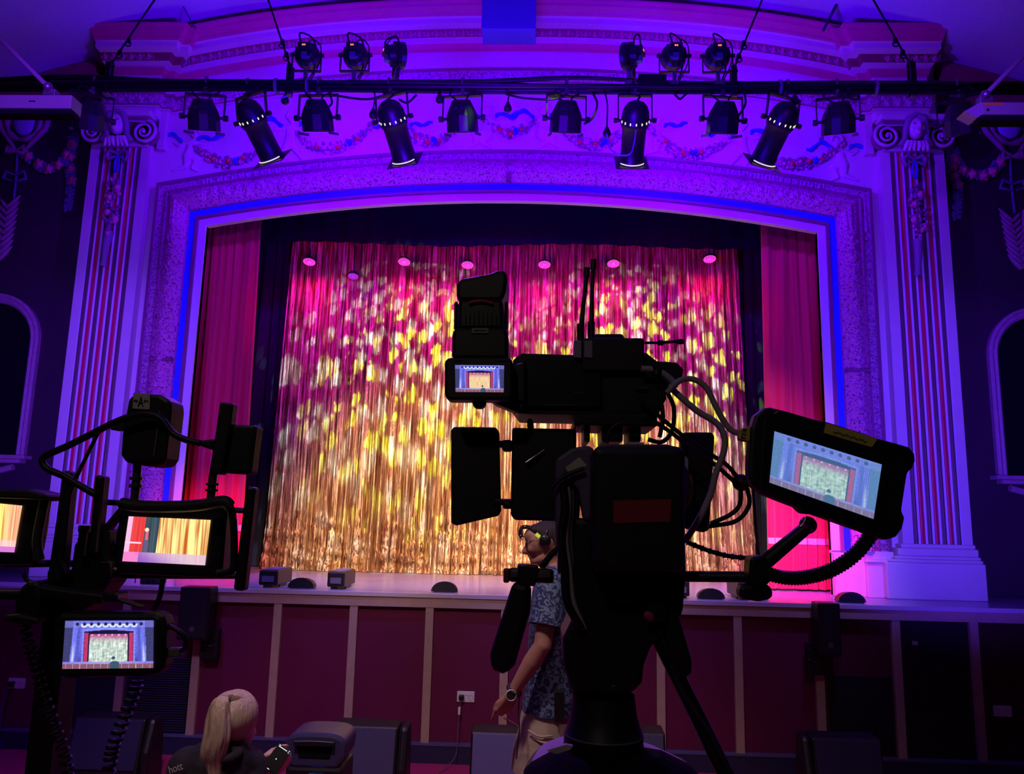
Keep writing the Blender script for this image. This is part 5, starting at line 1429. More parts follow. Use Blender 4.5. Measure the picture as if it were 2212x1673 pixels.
for k, a in enumerate((-100, 20, 140)):
    d = Vector((math.cos(R(a)), math.sin(R(a)), 0)); mb = MB()
    top = Vector((c0.x, c0.y, zt_))+d*.09; mid = top+d*.30+Vector((0, 0, -.62)); bot = Vector((c0.x, c0.y, ZF+.02))+d*.80
    for o_ in (-1, 1):
        sd = d.cross(Vector((0, 0, 1)))*.022*o_; mb.tube([top+sd, mid+sd], .013, gear, 8)
    mb.tube([mid, bot], .014, gear, 8); mb.ball(bot, (.03, .03, .02), rubber, 8, 6); mb.ball(mid, .03, gear, 8, 6); mb.build('leg', hd)
# pan handles
for nm, px, y0 in (('pan_handle_grip', [(1108, 1258), (1148, 1262), (1146, 1318), (1112, 1440), (1103, 1454), (1085, 1459), (1066, 1452), (1057, 1440), (1059, 1412)], YC-.10),
                   ('pan_handle_grip', [(1432, 1300), (1452, 1300), (1470, 1340), (1496, 1430), (1495, 1455), (1485, 1466), (1468, 1466), (1448, 1440)], YC-.06)):
    part(hd, nm, px, y0, .05, gear, .018)
part(hd, 'handle_crossbar', [(1098, 1228), (1196, 1230), (1196, 1262), (1098, 1258)], YC-.09, .035, gear2, .006)
part(hd, 'red_end_cap', [(1087, 1230), (1100, 1230), (1100, 1260), (1087, 1260)], YC-.09, .034, mat('cap_red', (.25, .01, .02), .5), .003)
part(hd, 'handle_bracket', [(1117, 1220), (1164, 1222), (1156, 1268), (1122, 1266)], YC-.10, .045, gear, .004)
for px in ([(1103, 1235), (1119, 1235), (1119, 1248), (1103, 1248)], [(1152, 1236), (1188, 1238), (1188, 1249), (1148, 1248)]): part(hd, 'crossbar_sleeve', px, YC-.093, .004, mat('sleeve_grey', (.12, .11, .13), .35), .001)
mb = MB(); A = atY(1402, 1335, YC-.02); B = atY(1570, 1680, YC-.02); mb.tube([A, A+(B-A)*1.25], .0155, gear2, 12); mb.build('pan_bar', hd)
ptube(hd, 'cable', [(1412, 1345), (1440, 1400), (1452, 1440), (1480, 1500), (1530, 1580), (1580, 1673)], YC-.04, .004, mat('cable_sheen', (.04, .04, .06), .3))
# cables on the right side of the camera
ca = thing('camera_cable', tuple(atY(1480, 1165, YC)), 'thick grey camera cable looping down right of the camera', 'cable', 'grey camera cables')
ptube(ca, 'cable_run', [(1385, 797), (1417, 800), (1443, 815), (1458, 832), (1450, 838), (1480, 867), (1510, 891), (1547, 914), (1564, 941), (1564, 974), (1547, 1021), (1534, 1071), (1510, 1122), (1478, 1172)], YC-.03, .0065, cab_g, 10)
ptube(ca, 'cable_tie', [(1416, 790), (1420, 800), (1418, 812)], YC-.03, .011, gear)
cb2 = thing('camera_cable', tuple(atY(1600, 937, YC)), 'grey cable arching from the camera to the yellow taped plug of the tilted monitor', 'cable', 'grey camera cables')
ptube(cb2, 'cable_run', [(1440, 850), (1460, 829), (1480, 819), (1504, 822), (1527, 840), (1544, 874), (1564, 911), (1581, 931), (1604, 938)], YC-.05, .006, cab_g, 10)
cc = thing('black_cable_bundle', tuple(atY(1600, 1045, YC)), 'thin black cables running from the camera to a round joint left of the tilted monitor', 'cable')
for px in ([(1380, 860), (1430, 905), (1480, 945), (1540, 985), (1570, 1005), (1600, 1040)], [(1395, 900), (1450, 935), (1500, 975), (1545, 1005), (1596, 1050)], [(1600, 1055), (1598, 1090), (1578, 1112), (1535, 1132)], [(1614, 1055), (1618, 1092), (1590, 1126), (1530, 1138)],
           [(1440, 845), (1455, 880), (1452, 930), (1430, 955), (1400, 950)], [(1425, 850), (1432, 900), (1425, 945)], [(1310, 958), (1318, 930), (1340, 915), (1370, 918)]):
    ptube(cc, 'cable_run', px, YC-.02, .0045)
mb = MB(); mb.ball(atY(1601, 1043, YC-.02), (.018, .02, .017), gear, 14, 10); mb.build('cable_joint', cc)
C = catmull([atY(a, b, YC-.02) for a, b in ((1484, 1172), (1530, 1190), (1575, 1202), (1625, 1207))], 14)
mb = MB(); mb.tube(C, [.0045+.002*(i % 5 == 0) for i in range(len(C))], cab_b, 8)
single(mb, 'knotted_cable', 'beaded black cable sagging from the tripod head to the arm clamp', 'cable')
C = catmull([atY(a, b, YC-.10) for a, b in ((1650, 1238), (1700, 1249), (1750, 1246), (1800, 1230), (1850, 1195), (1893, 1140))], 16)
mb = MB(); mb.tube(C, [.0115+.0028*(i % 2) for i in range(len(C))], gear, 12, smooth=False)
single(mb, 'corrugated_hose', 'ribbed black gooseneck curving under the tilted monitor', 'hose')
# articulated arm
am = thing('articulated_support', tuple(atY(1640, 1260, YC-.1)), 'black arm with clamp and knob holding the tilted monitor', 'monitor arm')
mb = MB(); mb.tube([atY(1478, 1246, YC-.03), atY(1625, 1247, YC-.08)], .0105, gear, 12); mb.build('rod', am)
part(am, 'clamp_head', [(1622, 1205), (1652, 1200), (1668, 1225), (1664, 1262), (1640, 1270), (1618, 1262)], YC-.12, .05, gear, .006)
mb = MB(); mb.tube([atY(1645, 1222, YC-.10), atY(1742, 1140, YC-.12)], [.0145, .0125], gear, 14); mb.build('upper_arm', am)
mb = MB(); mb.ball(atY(1745, 1135, YC-.12), .0165, gear2, 14, 10); mb.tube([atY(1733, 1128, YC-.125), atY(1758, 1143, YC-.125)], .011, chrome, 12); mb.build('ball_joint', am)
part(am, 'wing_knob', [(1600, 1268), (1625, 1262), (1632, 1250), (1650, 1250), (1655, 1262), (1668, 1270), (1672, 1290), (1660, 1297), (1640, 1301), (1608, 1296), (1598, 1288)], YC-.11, .035, gear, .008)
# tilted monitor
YM = YC-.14
tm = thing('field_monitor', tuple(atY(1790, 1160, YM)), 'large monitor tilted clockwise in a rubber case, washed blue stage picture, yellow label', 'monitor')
part(tm, 'rubber_case', [(1619, 990), (1624, 925), (1632, 897), (1650, 882), (1665, 880), (1706, 890), (1760, 906), (1790, 912), (1860, 934), (1900, 948), (1934, 957), (1965, 966), (1977, 980), (1979, 996), (1973, 1012), (1962, 1020), (1949, 1106), (1957, 1118), (1951, 1142), (1938, 1160), (1918, 1167), (1890, 1160), (1868, 1150), (1760, 1112), (1735, 1110), (1722, 1096), (1690, 1084), (1650, 1068), (1628, 1052), (1618, 1030)], YM, .035, gear, .009)
h_ = part(tm, 'bezel', [(1650, 905), (1925, 985), (1905, 1150), (1640, 1058)], YM-.004, .006, gear2, .003)
screen([(1673, 932), (1905, 1004), (1887, 1122), (1662, 1043)], YM-.0055, pic_stage, (0, 1), h_, 230, 130)
h_ = part(tm, 'yellow_label', [(1786, 914), (1897, 948), (1884, 967), (1781, 936)], YM-.006, .012, tape_y, .001)
mb = MB(); mb.tube([atY(1800+72*k/40, 933+22*k/40+2.6*math.sin(k*1.9)+1.4*math.sin(k*.7), YM-.0068) for k in range(41)], .0009, mat('label_ink', (.12, .11, .02), .7), 5); mb.build('label_scribble', h_)
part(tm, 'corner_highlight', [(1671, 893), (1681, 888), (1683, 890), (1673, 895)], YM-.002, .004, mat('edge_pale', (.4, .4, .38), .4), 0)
kt = thing('cable_plug', tuple(atY(1607, 956, YM)), 'plug wrapped in yellow tape lettered KIT at the left of the tilted monitor', 'plug')
part(kt, 'plug_body', [(1597, 928), (1622, 920), (1622, 955), (1597, 950)], YM+.01, .02, tape_y, .003)
text('KIT', (1613, 928), (1609, 951), YM+.0085, ink, 'plug_lettering', kt, h=.008)

# ================================================================ LEFT MONITOR STAND
YL = -5.78
ls = thing('monitor_stand', tuple(atZ(110, 1660, ZF)*0+Vector((atY(110, 1660, YL).x, YL, ZF))), 'black monitor stand with rails and mast along the left edge', 'stand')
xm = atY(118, 1500, YL).x
mb = MB(); zt = atY(175, 1240, YL).z; mb.box((xm-.016, YL-.02, ZF+.04), (xm+.016, YL+.02, zt), gear); mb.build('mast', ls, bevel=.003)
mb = MB(); mb.box((xm-.26, YL-.03, ZF), (xm+.26, YL+.03, ZF+.04), gear); mb.box((xm-.03, YL-.26, ZF), (xm+.03, YL+.26, ZF+.04), gear); mb.build('foot', ls, bevel=.008)
part(ls, 'mast_head', [(158, 1175), (180, 1160), (190, 1140), (232, 1142), (234, 1200), (240, 1245), (232, 1262), (195, 1310), (170, 1325), (128, 1330), (120, 1262), (150, 1240)], YL-.02, .05, gear, .005)
part(ls, 'rail', [(135, 1016), (154, 1019), (131, 1258), (98, 1262)], YL-.03, .02); part(ls, 'rail', [(203, 1026), (223, 1028), (206, 1200), (188, 1200)], YL-.03, .02)
part(ls, 'rail', [(530, 1050), (551, 1053), (526, 1279), (502, 1276)], YL-.03, .02)
part(ls, 'crossbar', [(0, 1062), (62, 1056), (140, 1070), (140, 1082), (60, 1084), (0, 1074)], YL+.0, .02)
part(ls, 'crossbar', [(0, 1210), (140, 1212), (250, 1212), (250, 1226), (140, 1226), (0, 1228)], YL+.0, .02)
part(ls, 'crossbar', [(100, 1232), (500, 1238), (530, 1240), (530, 1252), (400, 1252), (100, 1250)], YL+.0, .02)
part(ls, 'crossbar', [(210, 1078), (262, 1082), (262, 1094), (210, 1091)], YL, .02); part(ls, 'crossbar', [(488, 1096), (548, 1099), (548, 1111), (488, 1108)], YL, .02)
part(ls, 'brace', [(262, 1088), (272, 1092), (232, 1142), (222, 1172), (206, 1170), (212, 1148)], YL-.02, .02)
part(ls, 'brace', [(206, 1165), (235, 1145), (250, 1190), (238, 1212), (232, 1252), (210, 1252)], YL-.01, .03)
mb = MB(); mb.tube([atY(184, 1141, YL-.03), atY(176, 1200, YL-.03)], [.0065, .0065], chrome if False else gear2, 12); mb.tube([atY(186, 1136, YL-.03), atY(184, 1150, YL-.03)], .0085, gear2, 12); mb.build('spigot', ls)
for px in ([(297, 1003), (295, 1040), (290, 1084)], [(461, 1022), (458, 1050), (455, 1086)]):
    mb = MB(); A = [atY(a, b, YL+.0) for a, b in px]; mb.tube(A, .0055, mat('post_metal', (.14, .14, .13), .3, .6), 12)
    for f_ in (.35, .55): mb.tube([A[0]+(A[2]-A[0])*f_, A[0]+(A[2]-A[0])*(f_+.08)], .0082, mat('post_metal', (.14, .14, .13)), 12)
    mb.build('post', ls)
# monitors of the stand
def monitor(name, lab, housing, scr, fn, tone, Y, th=.03, bevel=.005):
    t = thing(name, tuple(atY(*housing[0], Y)), lab, 'monitor', None)
    h_ = part(t, 'housing', housing, Y, th, gear, bevel); screen(scr, Y-.0015, fn, tone, h_); return t
m1 = monitor('stand_monitor', 'monitor cut off by the left edge showing only gold curtain', [(-90, 1068), (52, 1068), (86, 1076), (76, 1150), (62, 1222), (-90, 1222)], [(-85, 1080), (48, 1093), (31, 1194), (-85, 1190)], pic_close, 1, YL-.015)
part(m1, 'hood', [(-90, 1056), (58, 1058), (98, 1068), (100, 1078), (84, 1080), (-90, 1074)], YL-.05, .05, mat('hood_fabric', (.025, .023, .018), .6), .003)
ptube(m1, 'strap', [(98, 1076), (90, 1110), (80, 1170), (86, 1210)], YL-.03, .006, mat('hood_fabric', (.025, .023, .018)))
m2 = monitor('stand_monitor', 'bright monitor on the stand showing a person before red and gold curtains', [(262, 1088), (350, 1092), (478, 1086), (490, 1096), (486, 1140), (478, 1240), (466, 1250), (240, 1240), (248, 1160)], [(278, 1116), (455, 1124), (443, 1222), (264, 1213)], pic_close, 0, YL-.015)
ptube(m2, 'hood', [(262, 1088), (300, 1094), (370, 1095), (430, 1092), (482, 1084), (498, 1094)], YL-.045, .0075, mat('hood_fabric', (.025, .023, .018)))
ptube(m2, 'strap', [(484, 1086), (497, 1098), (503, 1130), (505, 1200), (500, 1232), (470, 1241)], YL-.03, .0055, gear)
part(m2, 'clamp', [(212, 1212), (238, 1212), (240, 1250), (232, 1257), (216, 1256)], YL-.03, .03)
mb = MB(); mb.ball(atY(247, 1231, YL-.03), .003, steel, 8, 6); mb.build('screw', m2)
# lower monitor
m3 = monitor('lower_monitor', 'monitor low on the stand with a bright white blue picture of the whole stage', [(a, b) for a, b in ((112, 1345), (118, 1331), (132, 1324), (335, 1324), (352, 1332), (356, 1350), (353, 1440), (346, 1455), (330, 1462), (200, 1466), (140, 1468), (118, 1458), (109, 1440))], [(141, 1342), (332, 1341), (331, 1444), (134, 1446)], pic_stage, (1, 0), YL-.06, .03, .006)
us = thing('usb_plug', tuple(atY(372, 1422, YL-.05)), 'small grey plug at the right side of the lower left monitor', 'plug')
part(us, 'plug_body', [(358, 1401), (387, 1401), (387, 1422), (358, 1421)], YL-.05, .012, mat('plug_olive', (.16, .16, .13), .5), .002)
ptube(us, 'plug_wire', [(387, 1408), (400, 1400), (398, 1375), (375, 1358), (354, 1348)], YL-.045, .003)
# arm with clamp
ar_ = thing('boom_clamp', tuple(atY(45, 1330, YL-.03)), 'black clamp arm with a bare rod above the lower left monitor', 'arm')
mb = MB(); mb.tube([atY(78, 1272, YL-.05), atY(150, 1284, YL-.05), atY(226, 1293, YL-.05)], .0072, gear2, 12); mb.build('rod', ar_)
part(ar_, 'clamp_body', [(44, 1268), (58, 1256), (82, 1258), (88, 1290), (82, 1330), (70, 1352), (36, 1350), (30, 1345), (30, 1300)], YL-.06, .04, gear, .006)
part(ar_, 'lever', [(6, 1330), (40, 1327), (82, 1335), (80, 1350), (40, 1352), (8, 1344)], YL-.07, .02, gear, .005)
part(ar_, 'side_bar', [(-60, 1276), (50, 1276), (50, 1300), (-60, 1296)], YL-.05, .03)
part(ar_, 'rod_clamp', rpx(222, 1282, 252, 1302, 5), YL-.065, .03, gear2, .003); part(ar_, 'bright_pin', [(234, 1287), (248, 1290), (247, 1294), (233, 1291)], YL-.067, .003, chrome, 0)
part(ar_, 'tail', [(250, 1292), (304, 1310), (302, 1316), (250, 1300)], YL-.06, .012)
# battery boxes on posts
b1 = thing('antenna_box', tuple(atY(300, 1007, YL)), 'black octagonal box on a post, cream tape lettered with a large A', 'antenna box')
part(b1, 'casing', [(276, 862), (290, 850), (345, 852), (367, 866), (368, 885), (356, 990), (346, 1006), (318, 1008), (270, 1000), (259, 984), (262, 940)], YL-.02, .045, gear, .005)
h_ = part(b1, 'tape_label', [(288, 849), (324, 852), (323, 885), (286, 883)], YL-.0225, .003, tape_w, .0003)
text('A', (298, 879), (310, 879), YL-.0225, ink, 'tape_lettering', h_, h=.0135)
text('MA', (289, 869), (298, 870), YL-.0225, ink, 'tape_lettering', h_, h=.0035); text('Jra', (311, 869), (321, 869), YL-.0225, ink, 'tape_lettering', h_, h=.0035)
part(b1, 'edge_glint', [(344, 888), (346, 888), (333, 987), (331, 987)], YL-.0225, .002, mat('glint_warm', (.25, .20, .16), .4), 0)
part(b1, 'side_connector', [(240, 906), (270, 908), (269, 930), (237, 929)], YL+.0, .02, mat('connector_blue', (.02, .025, .06), .5), .002)
b2 = thing('receiver_unit', tuple(atY(458, 1022, YL)), 'two flat black plates on a post forming a receiver, right of the taped box', 'receiver')
part(b2, 'tall_plate', [(474, 868), (503, 871), (497, 920), (478, 1026), (450, 1023), (462, 950)], YL-.01, .02, gear, .003)
part(b2, 'wide_plate', [(490, 916), (554, 919), (541, 1025), (480, 1022)], YL+.0, .03, gear, .004)
part(b2, 'cable_boot', [(428, 952), (466, 948), (462, 974), (428, 963)], YL+.0, .02, gear, .004)
cbl = thing('looping_cable', tuple(atY(110, 1020, YL)), 'black cable looping in front of the taped box and out to the left', 'cable')
ptube(cbl, 'cable_run', [(432, 958), (400, 950), (372, 935), (348, 905), (320, 895), (290, 898), (250, 912), (200, 937), (150, 962), (100, 985), (92, 998), (104, 1014), (140, 1030), (165, 1045), (205, 1068)], YL-.035, .0045, cab_b, 10)
ptube(cbl, 'thin_wire', [(212, 936), (190, 980), (166, 1030), (150, 1070)], YL-.03, .0025)
ptube(cbl, 'thin_wire', [(130, 1190), (132, 1215), (145, 1240)], YL-.03, .003); ptube(cbl, 'thin_wire', [(52, 1240), (60, 1255), (78, 1262)], YL-.03, .003)
ptube(cbl, 'thin_wire', [(352, 1250), (345, 1290), (330, 1322)], YL-.03, .0035)
def coil(px, Y, rad, turns, r, name, lab):
    C = catmull([atY(a, b, Y) for a, b in px], 40); N = len(C); pts = []
    for i, c in enumerate(C):
        d = (C[min(i+1, N-1)]-C[max(i-1, 0)]).normalized(); a = d.cross(Vector((0, 1, 0))).normalized(); b = d.cross(a); t = 2*PI*turns*i/N
        pts.append(c+a*rad*math.cos(t)+b*rad*math.sin(t))
    mb = MB(); mb.tube(pts, r, cab_b, 7); single(mb, name, lab, 'cable', 'coiled cables')
coil([(48, 1325), (62, 1390), (78, 1440), (92, 1500), (118, 1570), (142, 1640), (152, 1720)], YL-.045, .0055, 24, .0022, 'coiled_cable', 'coiled black cable at the far left, hanging beside the stand mast')
coil([(298, 1470), (285, 1510), (265, 1560), (246, 1610), (238, 1650), (230, 1720)], YL-.03, .0065, 15, .0024, 'coiled_cable', 'coiled black cable hanging under the right half of the lower left monitor')
# ================================================================ PEOPLE
skin_m = mat('skin_warm', (.36, .19, .13), .55); skin_w = mat('skin_light', (.70, .45, .38), .5)
def floral():
    m = mat('floral_shirt', (.02, .03, .10), .75); nt = m.node_tree; b = nt.nodes['Principled BSDF']
    tc = nt.nodes.new('ShaderNodeTexCoord'); n0 = nt.nodes.new('ShaderNodeTexNoise'); n0.inputs['Scale'].default_value = 26; n0.inputs['Distortion'].default_value = 2.2; n0.inputs['Detail'].default_value = 1.5
    nt.links.new(tc.outputs['Object'], n0.inputs['Vector'])
    r = nt.nodes.new('ShaderNodeValToRGB'); e = r.color_ramp.elements
    e[0].position = .49; e[0].color = (.010, .02, .075, 1); e[1].position = .53; e[1].color = (.11, .18, .27, 1)
    nt.links.new(n0.outputs[0], r.inputs[0]); nt.links.new(r.outputs[0], b.inputs['Base Color']); return m
shirt_m = floral(); khaki = mat('khaki_cloth', (.42, .36, .27), .85, bump=('noise', 12, .6), vary=(8, .8)); hair_d = mat('hair_dark', (.012, .008, .006), .75, bump=('noise', 60, .8, (1, 1, .2)))
hoodie = mat('black_hoodie', (.010, .010, .012), .9, bump=('noise', 20, .5)); blonde = mat('hair_blonde', (.62, .50, .33), .45, bump=('noise', 50, .9, (1.6, 1.6, .12)), vary=(30, .6))
shoe_m = mat('shoe_dark', (.02, .02, .02), .6)
def caps(mb, pts, rs, m, n=14):
    mb.tube(pts, rs, m, n); 
    for p, r in zip(pts, rs): mb.ball(p, r, m, n, 8)
def remesh(o, vox, smooth=2):
    r = o.modifiers.new('union', 'REMESH'); r.mode = 'VOXEL'; r.voxel_size = vox; r.use_smooth_shade = True
    if smooth:
        s = o.modifiers.new('smooth', 'SMOOTH'); s.iterations = smooth; s.factor = .5
    return o
def lerp(a, b, t): return a+(b-a)*t
def hand(mb, wrist, d, palm_n, side, m, curl, s=1.0, curls=None):
    """wrist point, direction d, palm normal, side vector toward the thumb; fingers curl toward the palm normal"""
    d = d.normalized(); pn = palm_n.normalized(); sd = side.normalized()
    k0 = wrist+d*.085*s
    for q in (-1, -.33, .33, 1): caps(mb, [wrist+sd*q*.018*s+d*.012*s, k0+sd*q*.032*s], [.017*s, .0125*s], m, 10)
    for i, q in enumerate((1, .35, -.35, -1)):
        L = (.078, .088, .082, .064)[i]*s; c = (curls[i] if curls else curl); p = k0+sd*q*.031*s; dd = d.copy(); pts = [p]
        for j, f_ in enumerate((.46, .30, .24)):
            a = c*(.75, 1.0, .8)[j]; dd = (dd*math.cos(a)+pn*math.sin(a)*1.0).normalized(); p = p+dd*L*f_; pts.append(p)
        caps(mb, pts, [.0095*s, .0088*s, .0082*s, .0070*s], m, 9)
    t0 = wrist+d*.025*s+sd*.022*s; t1 = t0+(d*.6+sd*.7+pn*.25).normalized()*.042*s; t2 = t1+(d*.85+sd*.15+pn*.5).normalized()*.034*s; t3 = t2+(d*.8-sd*.1+pn*.6).normalized()*.026*s
    caps(mb, [t0, t1, t2, t3], [.015*s, .0115*s, .010*s, .008*s], m, 9)

# ---- standing man, seen in profile from his left, looking down
YP = -2.62
def Q(u, v, dy=0): return atY(u, v, YP+dy)
man = thing('person', (Q(1185, 1500).x, YP, ZF), 'person in blue floral shirt and khaki trousers with glasses and headset, standing in profile', 'person')
mb = MB()
# skull, face
mb.ball(Q(1180, 1166), (.098, .078, .092), skin_m, 20, 14); mb.ball(Q(1160, 1172), (.062, .068, .085), skin_m, 18, 12); mb.ball(Q(1150, 1158), (.045, .058, .045), skin_m, 14, 10)
caps(mb, [Q(1146, 1166), Q(1138, 1182), Q(1133, 1192)], [.012, .013, .016], skin_m, 10)
mb.ball(Q(1140, 1193, -.012), .010, skin_m, 8, 6); mb.ball(Q(1140, 1193, .012), .010, skin_m, 8, 6)
mb.ball(Q(1147, 1199), (.018, .028, .011), skin_m, 12, 8); mb.ball(Q(1148, 1205), (.018, .026, .009), skin_m, 12, 8)
caps(mb, [Q(1153, 1212), Q(1160, 1210)], [.022, .032], skin_m, 12)
for d in (-1, 1):
    caps(mb, [Q(1156, 1212, d*.015), Q(1180, 1206, d*.048), Q(1192, 1186, d*.060)], [.020, .022, .024], skin_m, 10)
    mb.ball(Q(1150, 1186, d*.035), (.028, .026, .026), skin_m, 10, 8)
    mb.ball(Q(1189, 1176, d*.080), (.016, .010, .030), skin_m, 10, 8)
    mb.ball(Q(1146, 1167, d*.032), (.016, .020, .008), skin_m, 8, 6)
# neck, trunk, arms, legs
nb = Q(1206, 1240); mb_t = [Q(1190, 1200), nb]; caps(mb, mb_t, [.058, .064], skin_m)
shL = Q(1192, 1262, -.20); shR = Q(1212, 1262, .20); chest = Q(1208, 1320); waist = Q(1200, 1440); hip = Q(1186, 1545)
caps(mb, [nb, chest, waist, hip], [.07, .14, .14, .14], skin_m, 18)
caps(mb, [nb, shL], [.06, .065], skin_m); caps(mb, [nb, shR], [.06, .065], skin_m)
elb = Q(1172, 1395, -.26); wri = Q(1108, 1496, -.20)
caps(mb, [shL, lerp(shL, elb, .5), elb, lerp(elb, wri, .35), wri], [.060, .052, .044, .045, .028], skin_m)
hand(mb, wri, Q(1078, 1546, -.18)-wri, Vector((.35, .9, -.1)), Vector((-.8, -.3, -.1)), skin_m, .95, 1.12, [.35, 1.0, 1.1, 1.2])
eR = shR+Vector((.02, .04, -.29)); wR = eR+Vector((-.10, -.02, -.25)); caps(mb, [shR, eR, wR], [.058, .044, .028], skin_m); hand(mb, wR, Vector((-.1, 0, -1)), Vector((-.3, -1, 0)), Vector((-1, .2, 0)), skin_m, .5, 1.1)
for d, fx in ((-1, -.10), (1, .12)):
    hp = hip+Vector((0, d*.09, -.02)); kn = Vector((hip.x+fx*.6-.02, YP+d*.10, ZF+.52)); an = Vector((hip.x+fx+.03, YP+d*.11, ZF+.09))
    caps(mb, [hp, kn, an], [.095, .062, .042], skin_m); caps(mb, [an+Vector((.03, 0, -.04)), an+Vector((-.17, 0, -.055))], [.04, .035], skin_m)
remesh(mb.build('body', man), .0065, 2)
# hair
mb = MB(); rn = random.Random(9)
mb.ball(Q(1186, 1158), (.100, .083, .086), hair_d, 20, 12); mb.ball(Q(1204, 1176), (.060, .078, .075), hair_d, 16, 10)
mb.ball(Q(1160, 1146), (.050, .066, .034), hair_d, 14, 8)
remesh(mb.build('hair', man), .007, 2)
mb = MB()
for k in range(16):
    y = rn.uniform(-.05, .03); a = Q(1146+rn.uniform(-4, 8), 1140+rn.uniform(-3, 3), y); mb.tube(catmull([a, Q(1130+rn.uniform(-4, 4), 1140+rn.uniform(-4, 4), y), Q(1124+rn.uniform(-5, 5), 1152+rn.uniform(-3, 4), y-.004), Q(1128+rn.uniform(-4, 5), 1166+rn.uniform(-6, 4), y-.006)], 5), [.0022]*15+[.0008], hair_d, 5)
mb.build('fringe', man)
# shirt
mb = MB()
def up(p, z): return Vector((p.x, p.y, p.z+z))
def ringloft(mb, cs, rx, ry, m, n=30, wob=0, seed=0):
    rows = []
    for i, c in enumerate(cs):
        rows.append([(c.x+rx[i]*math.cos(2*PI*k/n)*(1+wob*noise.noise(Vector((k*.7, i*1.3, seed)))), c.y+ry[i]*math.sin(2*PI*k/n)*(1+wob*noise.noise(Vector((k*.5, i*1.1, seed+5)))), c.z) for k in range(n+1)])
    rows2 = list(map(list, zip(*rows))); mb.rings(rows2, m, smooth=True)
cs = [Q(1200, 1228), Q(1204, 1240), Q(1206, 1262), Q(1208, 1300), Q(1206, 1360), Q(1200, 1430), Q(1194, 1490), Q(1190, 1532)]
ringloft(mb, cs, [.070, .095, .130, .150, .152, .146, .145, .150], [.072, .15, .215, .235, .215, .195, .19, .20], shirt_m, wob=.05)
ringloft(mb, [Q(1190, 1532), Q(1190, 1531)], [.150, .135], [.20, .185], shirt_m)
slv0 = lerp(shL, elb, -.05); slv1 = lerp(shL, elb, .68)
mb.tube([slv0, lerp(shL, elb, .2), lerp(shL, elb, .45), slv1], [.072, .080, .082, .088], shirt_m, 18, caps=False)
mb.ball(slv0, .074, shirt_m, 16, 10); mb.ball(shR, .078, shirt_m, 16, 10)
mb.tube([shR, lerp(shR, eR, .7)], [.078, .080], shirt_m, 16, caps=False)
mb.build('shirt', man)
mb = MB(); mb.tube([Q(1180, 1226, -.065), Q(1196, 1236, -.075), Q(1212, 1228, -.065), Q(1222, 1220, 0)], [.012, .016, .016, .012], shirt_m, 8); mb.build('collar', man)
# trousers
mb = MB(); cs = [Q(1188, 1520), Q(1186, 1545), Q(1184, 1580), Q(1178, 1620), Q(1172, 1660)]
ringloft(mb, cs, [.138, .145, .155, .165, .160], [.175, .185, .195, .20, .195], khaki, wob=.05, seed=3)
for d, fx in ((-1, -.10), (1, .12)):
    kn = Vector((hip.x+fx*.6-.02, YP+d*.10, ZF+.52)); an = Vector((hip.x+fx+.03, YP+d*.11, ZF+.09)); hp = Q(1176, 1640)+Vector((0, d*.09, 0))
    mb.tube([hp, lerp(hp, kn, .5), kn, lerp(kn, an, .6), an+Vector((0, 0, -.02))], [.115, .105, .085, .078, .075], khaki, 18)
mb.build('trousers', man)
for k in range(3):
    mb = MB(); mb.tube(catmull([Q(1140+k*9, 1578+k*14, -.17), Q(1165+k*7, 1592+k*13, -.20), Q(1195+k*3, 1590+k*14, -.20)], 6), [.003]+[.0055]*11+[.003], khaki, 6); mb.build('trouser_crease', man)
for d, fx in ((-1, -.10), (1, .12)):
    an = Vector((hip.x+fx+.03, YP+d*.11, ZF)); mb = MB(); mb.ball(an+Vector((-.06, 0, .045)), (.15, .055, .05), shoe_m, 16, 10); mb.box((an.x-.20, an.y-.045, ZF), (an.x+.08, an.y+.045, ZF+.025), shoe_m); mb.build('shoe', man, bevel=.008)
# glasses, headset, watch, belt pack
mb = MB(); gm = mat('frame_black', (.01, .01, .01), .3)
for d in (-1, 1):
    c = Q(1138, 1173, d*.032); ring = [c+Vector((-.004+.012*math.sin(t)*.3, .022*math.cos(t), .018*math.sin(t))) for t in [2*PI*k/20 for k in range(21)]]
    mb.tube(ring, .0022, gm, 6); mb.tube([Q(1139, 1169, d*.055), Q(1188, 1168, d*.080)], .0025, gm, 6)
mb.tube([Q(1137, 1171, -.010), Q(1137, 1171, .010)], .002, gm, 6); mb.build('glasses', man)
mb = MB(); c = Q(1138, 1174, -.034); rows = [c+Vector((-.004, .021*math.cos(t), .017*math.sin(t))) for t in [2*PI*k/20 for k in range(20)]]; mb.add(rows, [tuple(range(20))], mat('lens_pale', (.75, .72, .85), .1)); mb.build('lens', man)
mb = MB(); c = Q(1178, 1168, -.085); mb.lathe([(0, .030), (.018, .030), (.024, .022), (.026, .002)], tuple(c), (-.1, -1, 0), gm, 18); mb.tube(catmull([c+Vector((0, 0, .02)), Q(1184, 1142, -.065), Q(1186, 1128, 0), Q(1184, 1142, .065)], 6), .007, gm, 8); mb.build('headset', man)
mb = MB(); q = Q(1161, 1157, -.082); mb.bar(q+Vector((-.008, -.018, .008)), q+Vector((.012, -.018, -.008)), .018, .006, mat('led_yellow', (.6, .8, .1), .4, emit=((.55, .8, .05), .5)), (0, 1, 0)); mb.build('headset_lamp', man)
d_ = (wri-elb).normalized(); wc = wri-d_*.012
mb = MB(); a_ = d_.cross(Vector((0, 1, 0))).normalized(); b_ = d_.cross(a_)
mb.tube([wc+(a_*math.cos(t)+b_*math.sin(t))*.034 for t in [2*PI*k/20 for k in range(21)]], .010, rubber, 8); mb.build('watch_strap', man)
wf_ = Q(1104, 1503, -.24); ax = Vector((.15, -1, .1)).normalized()
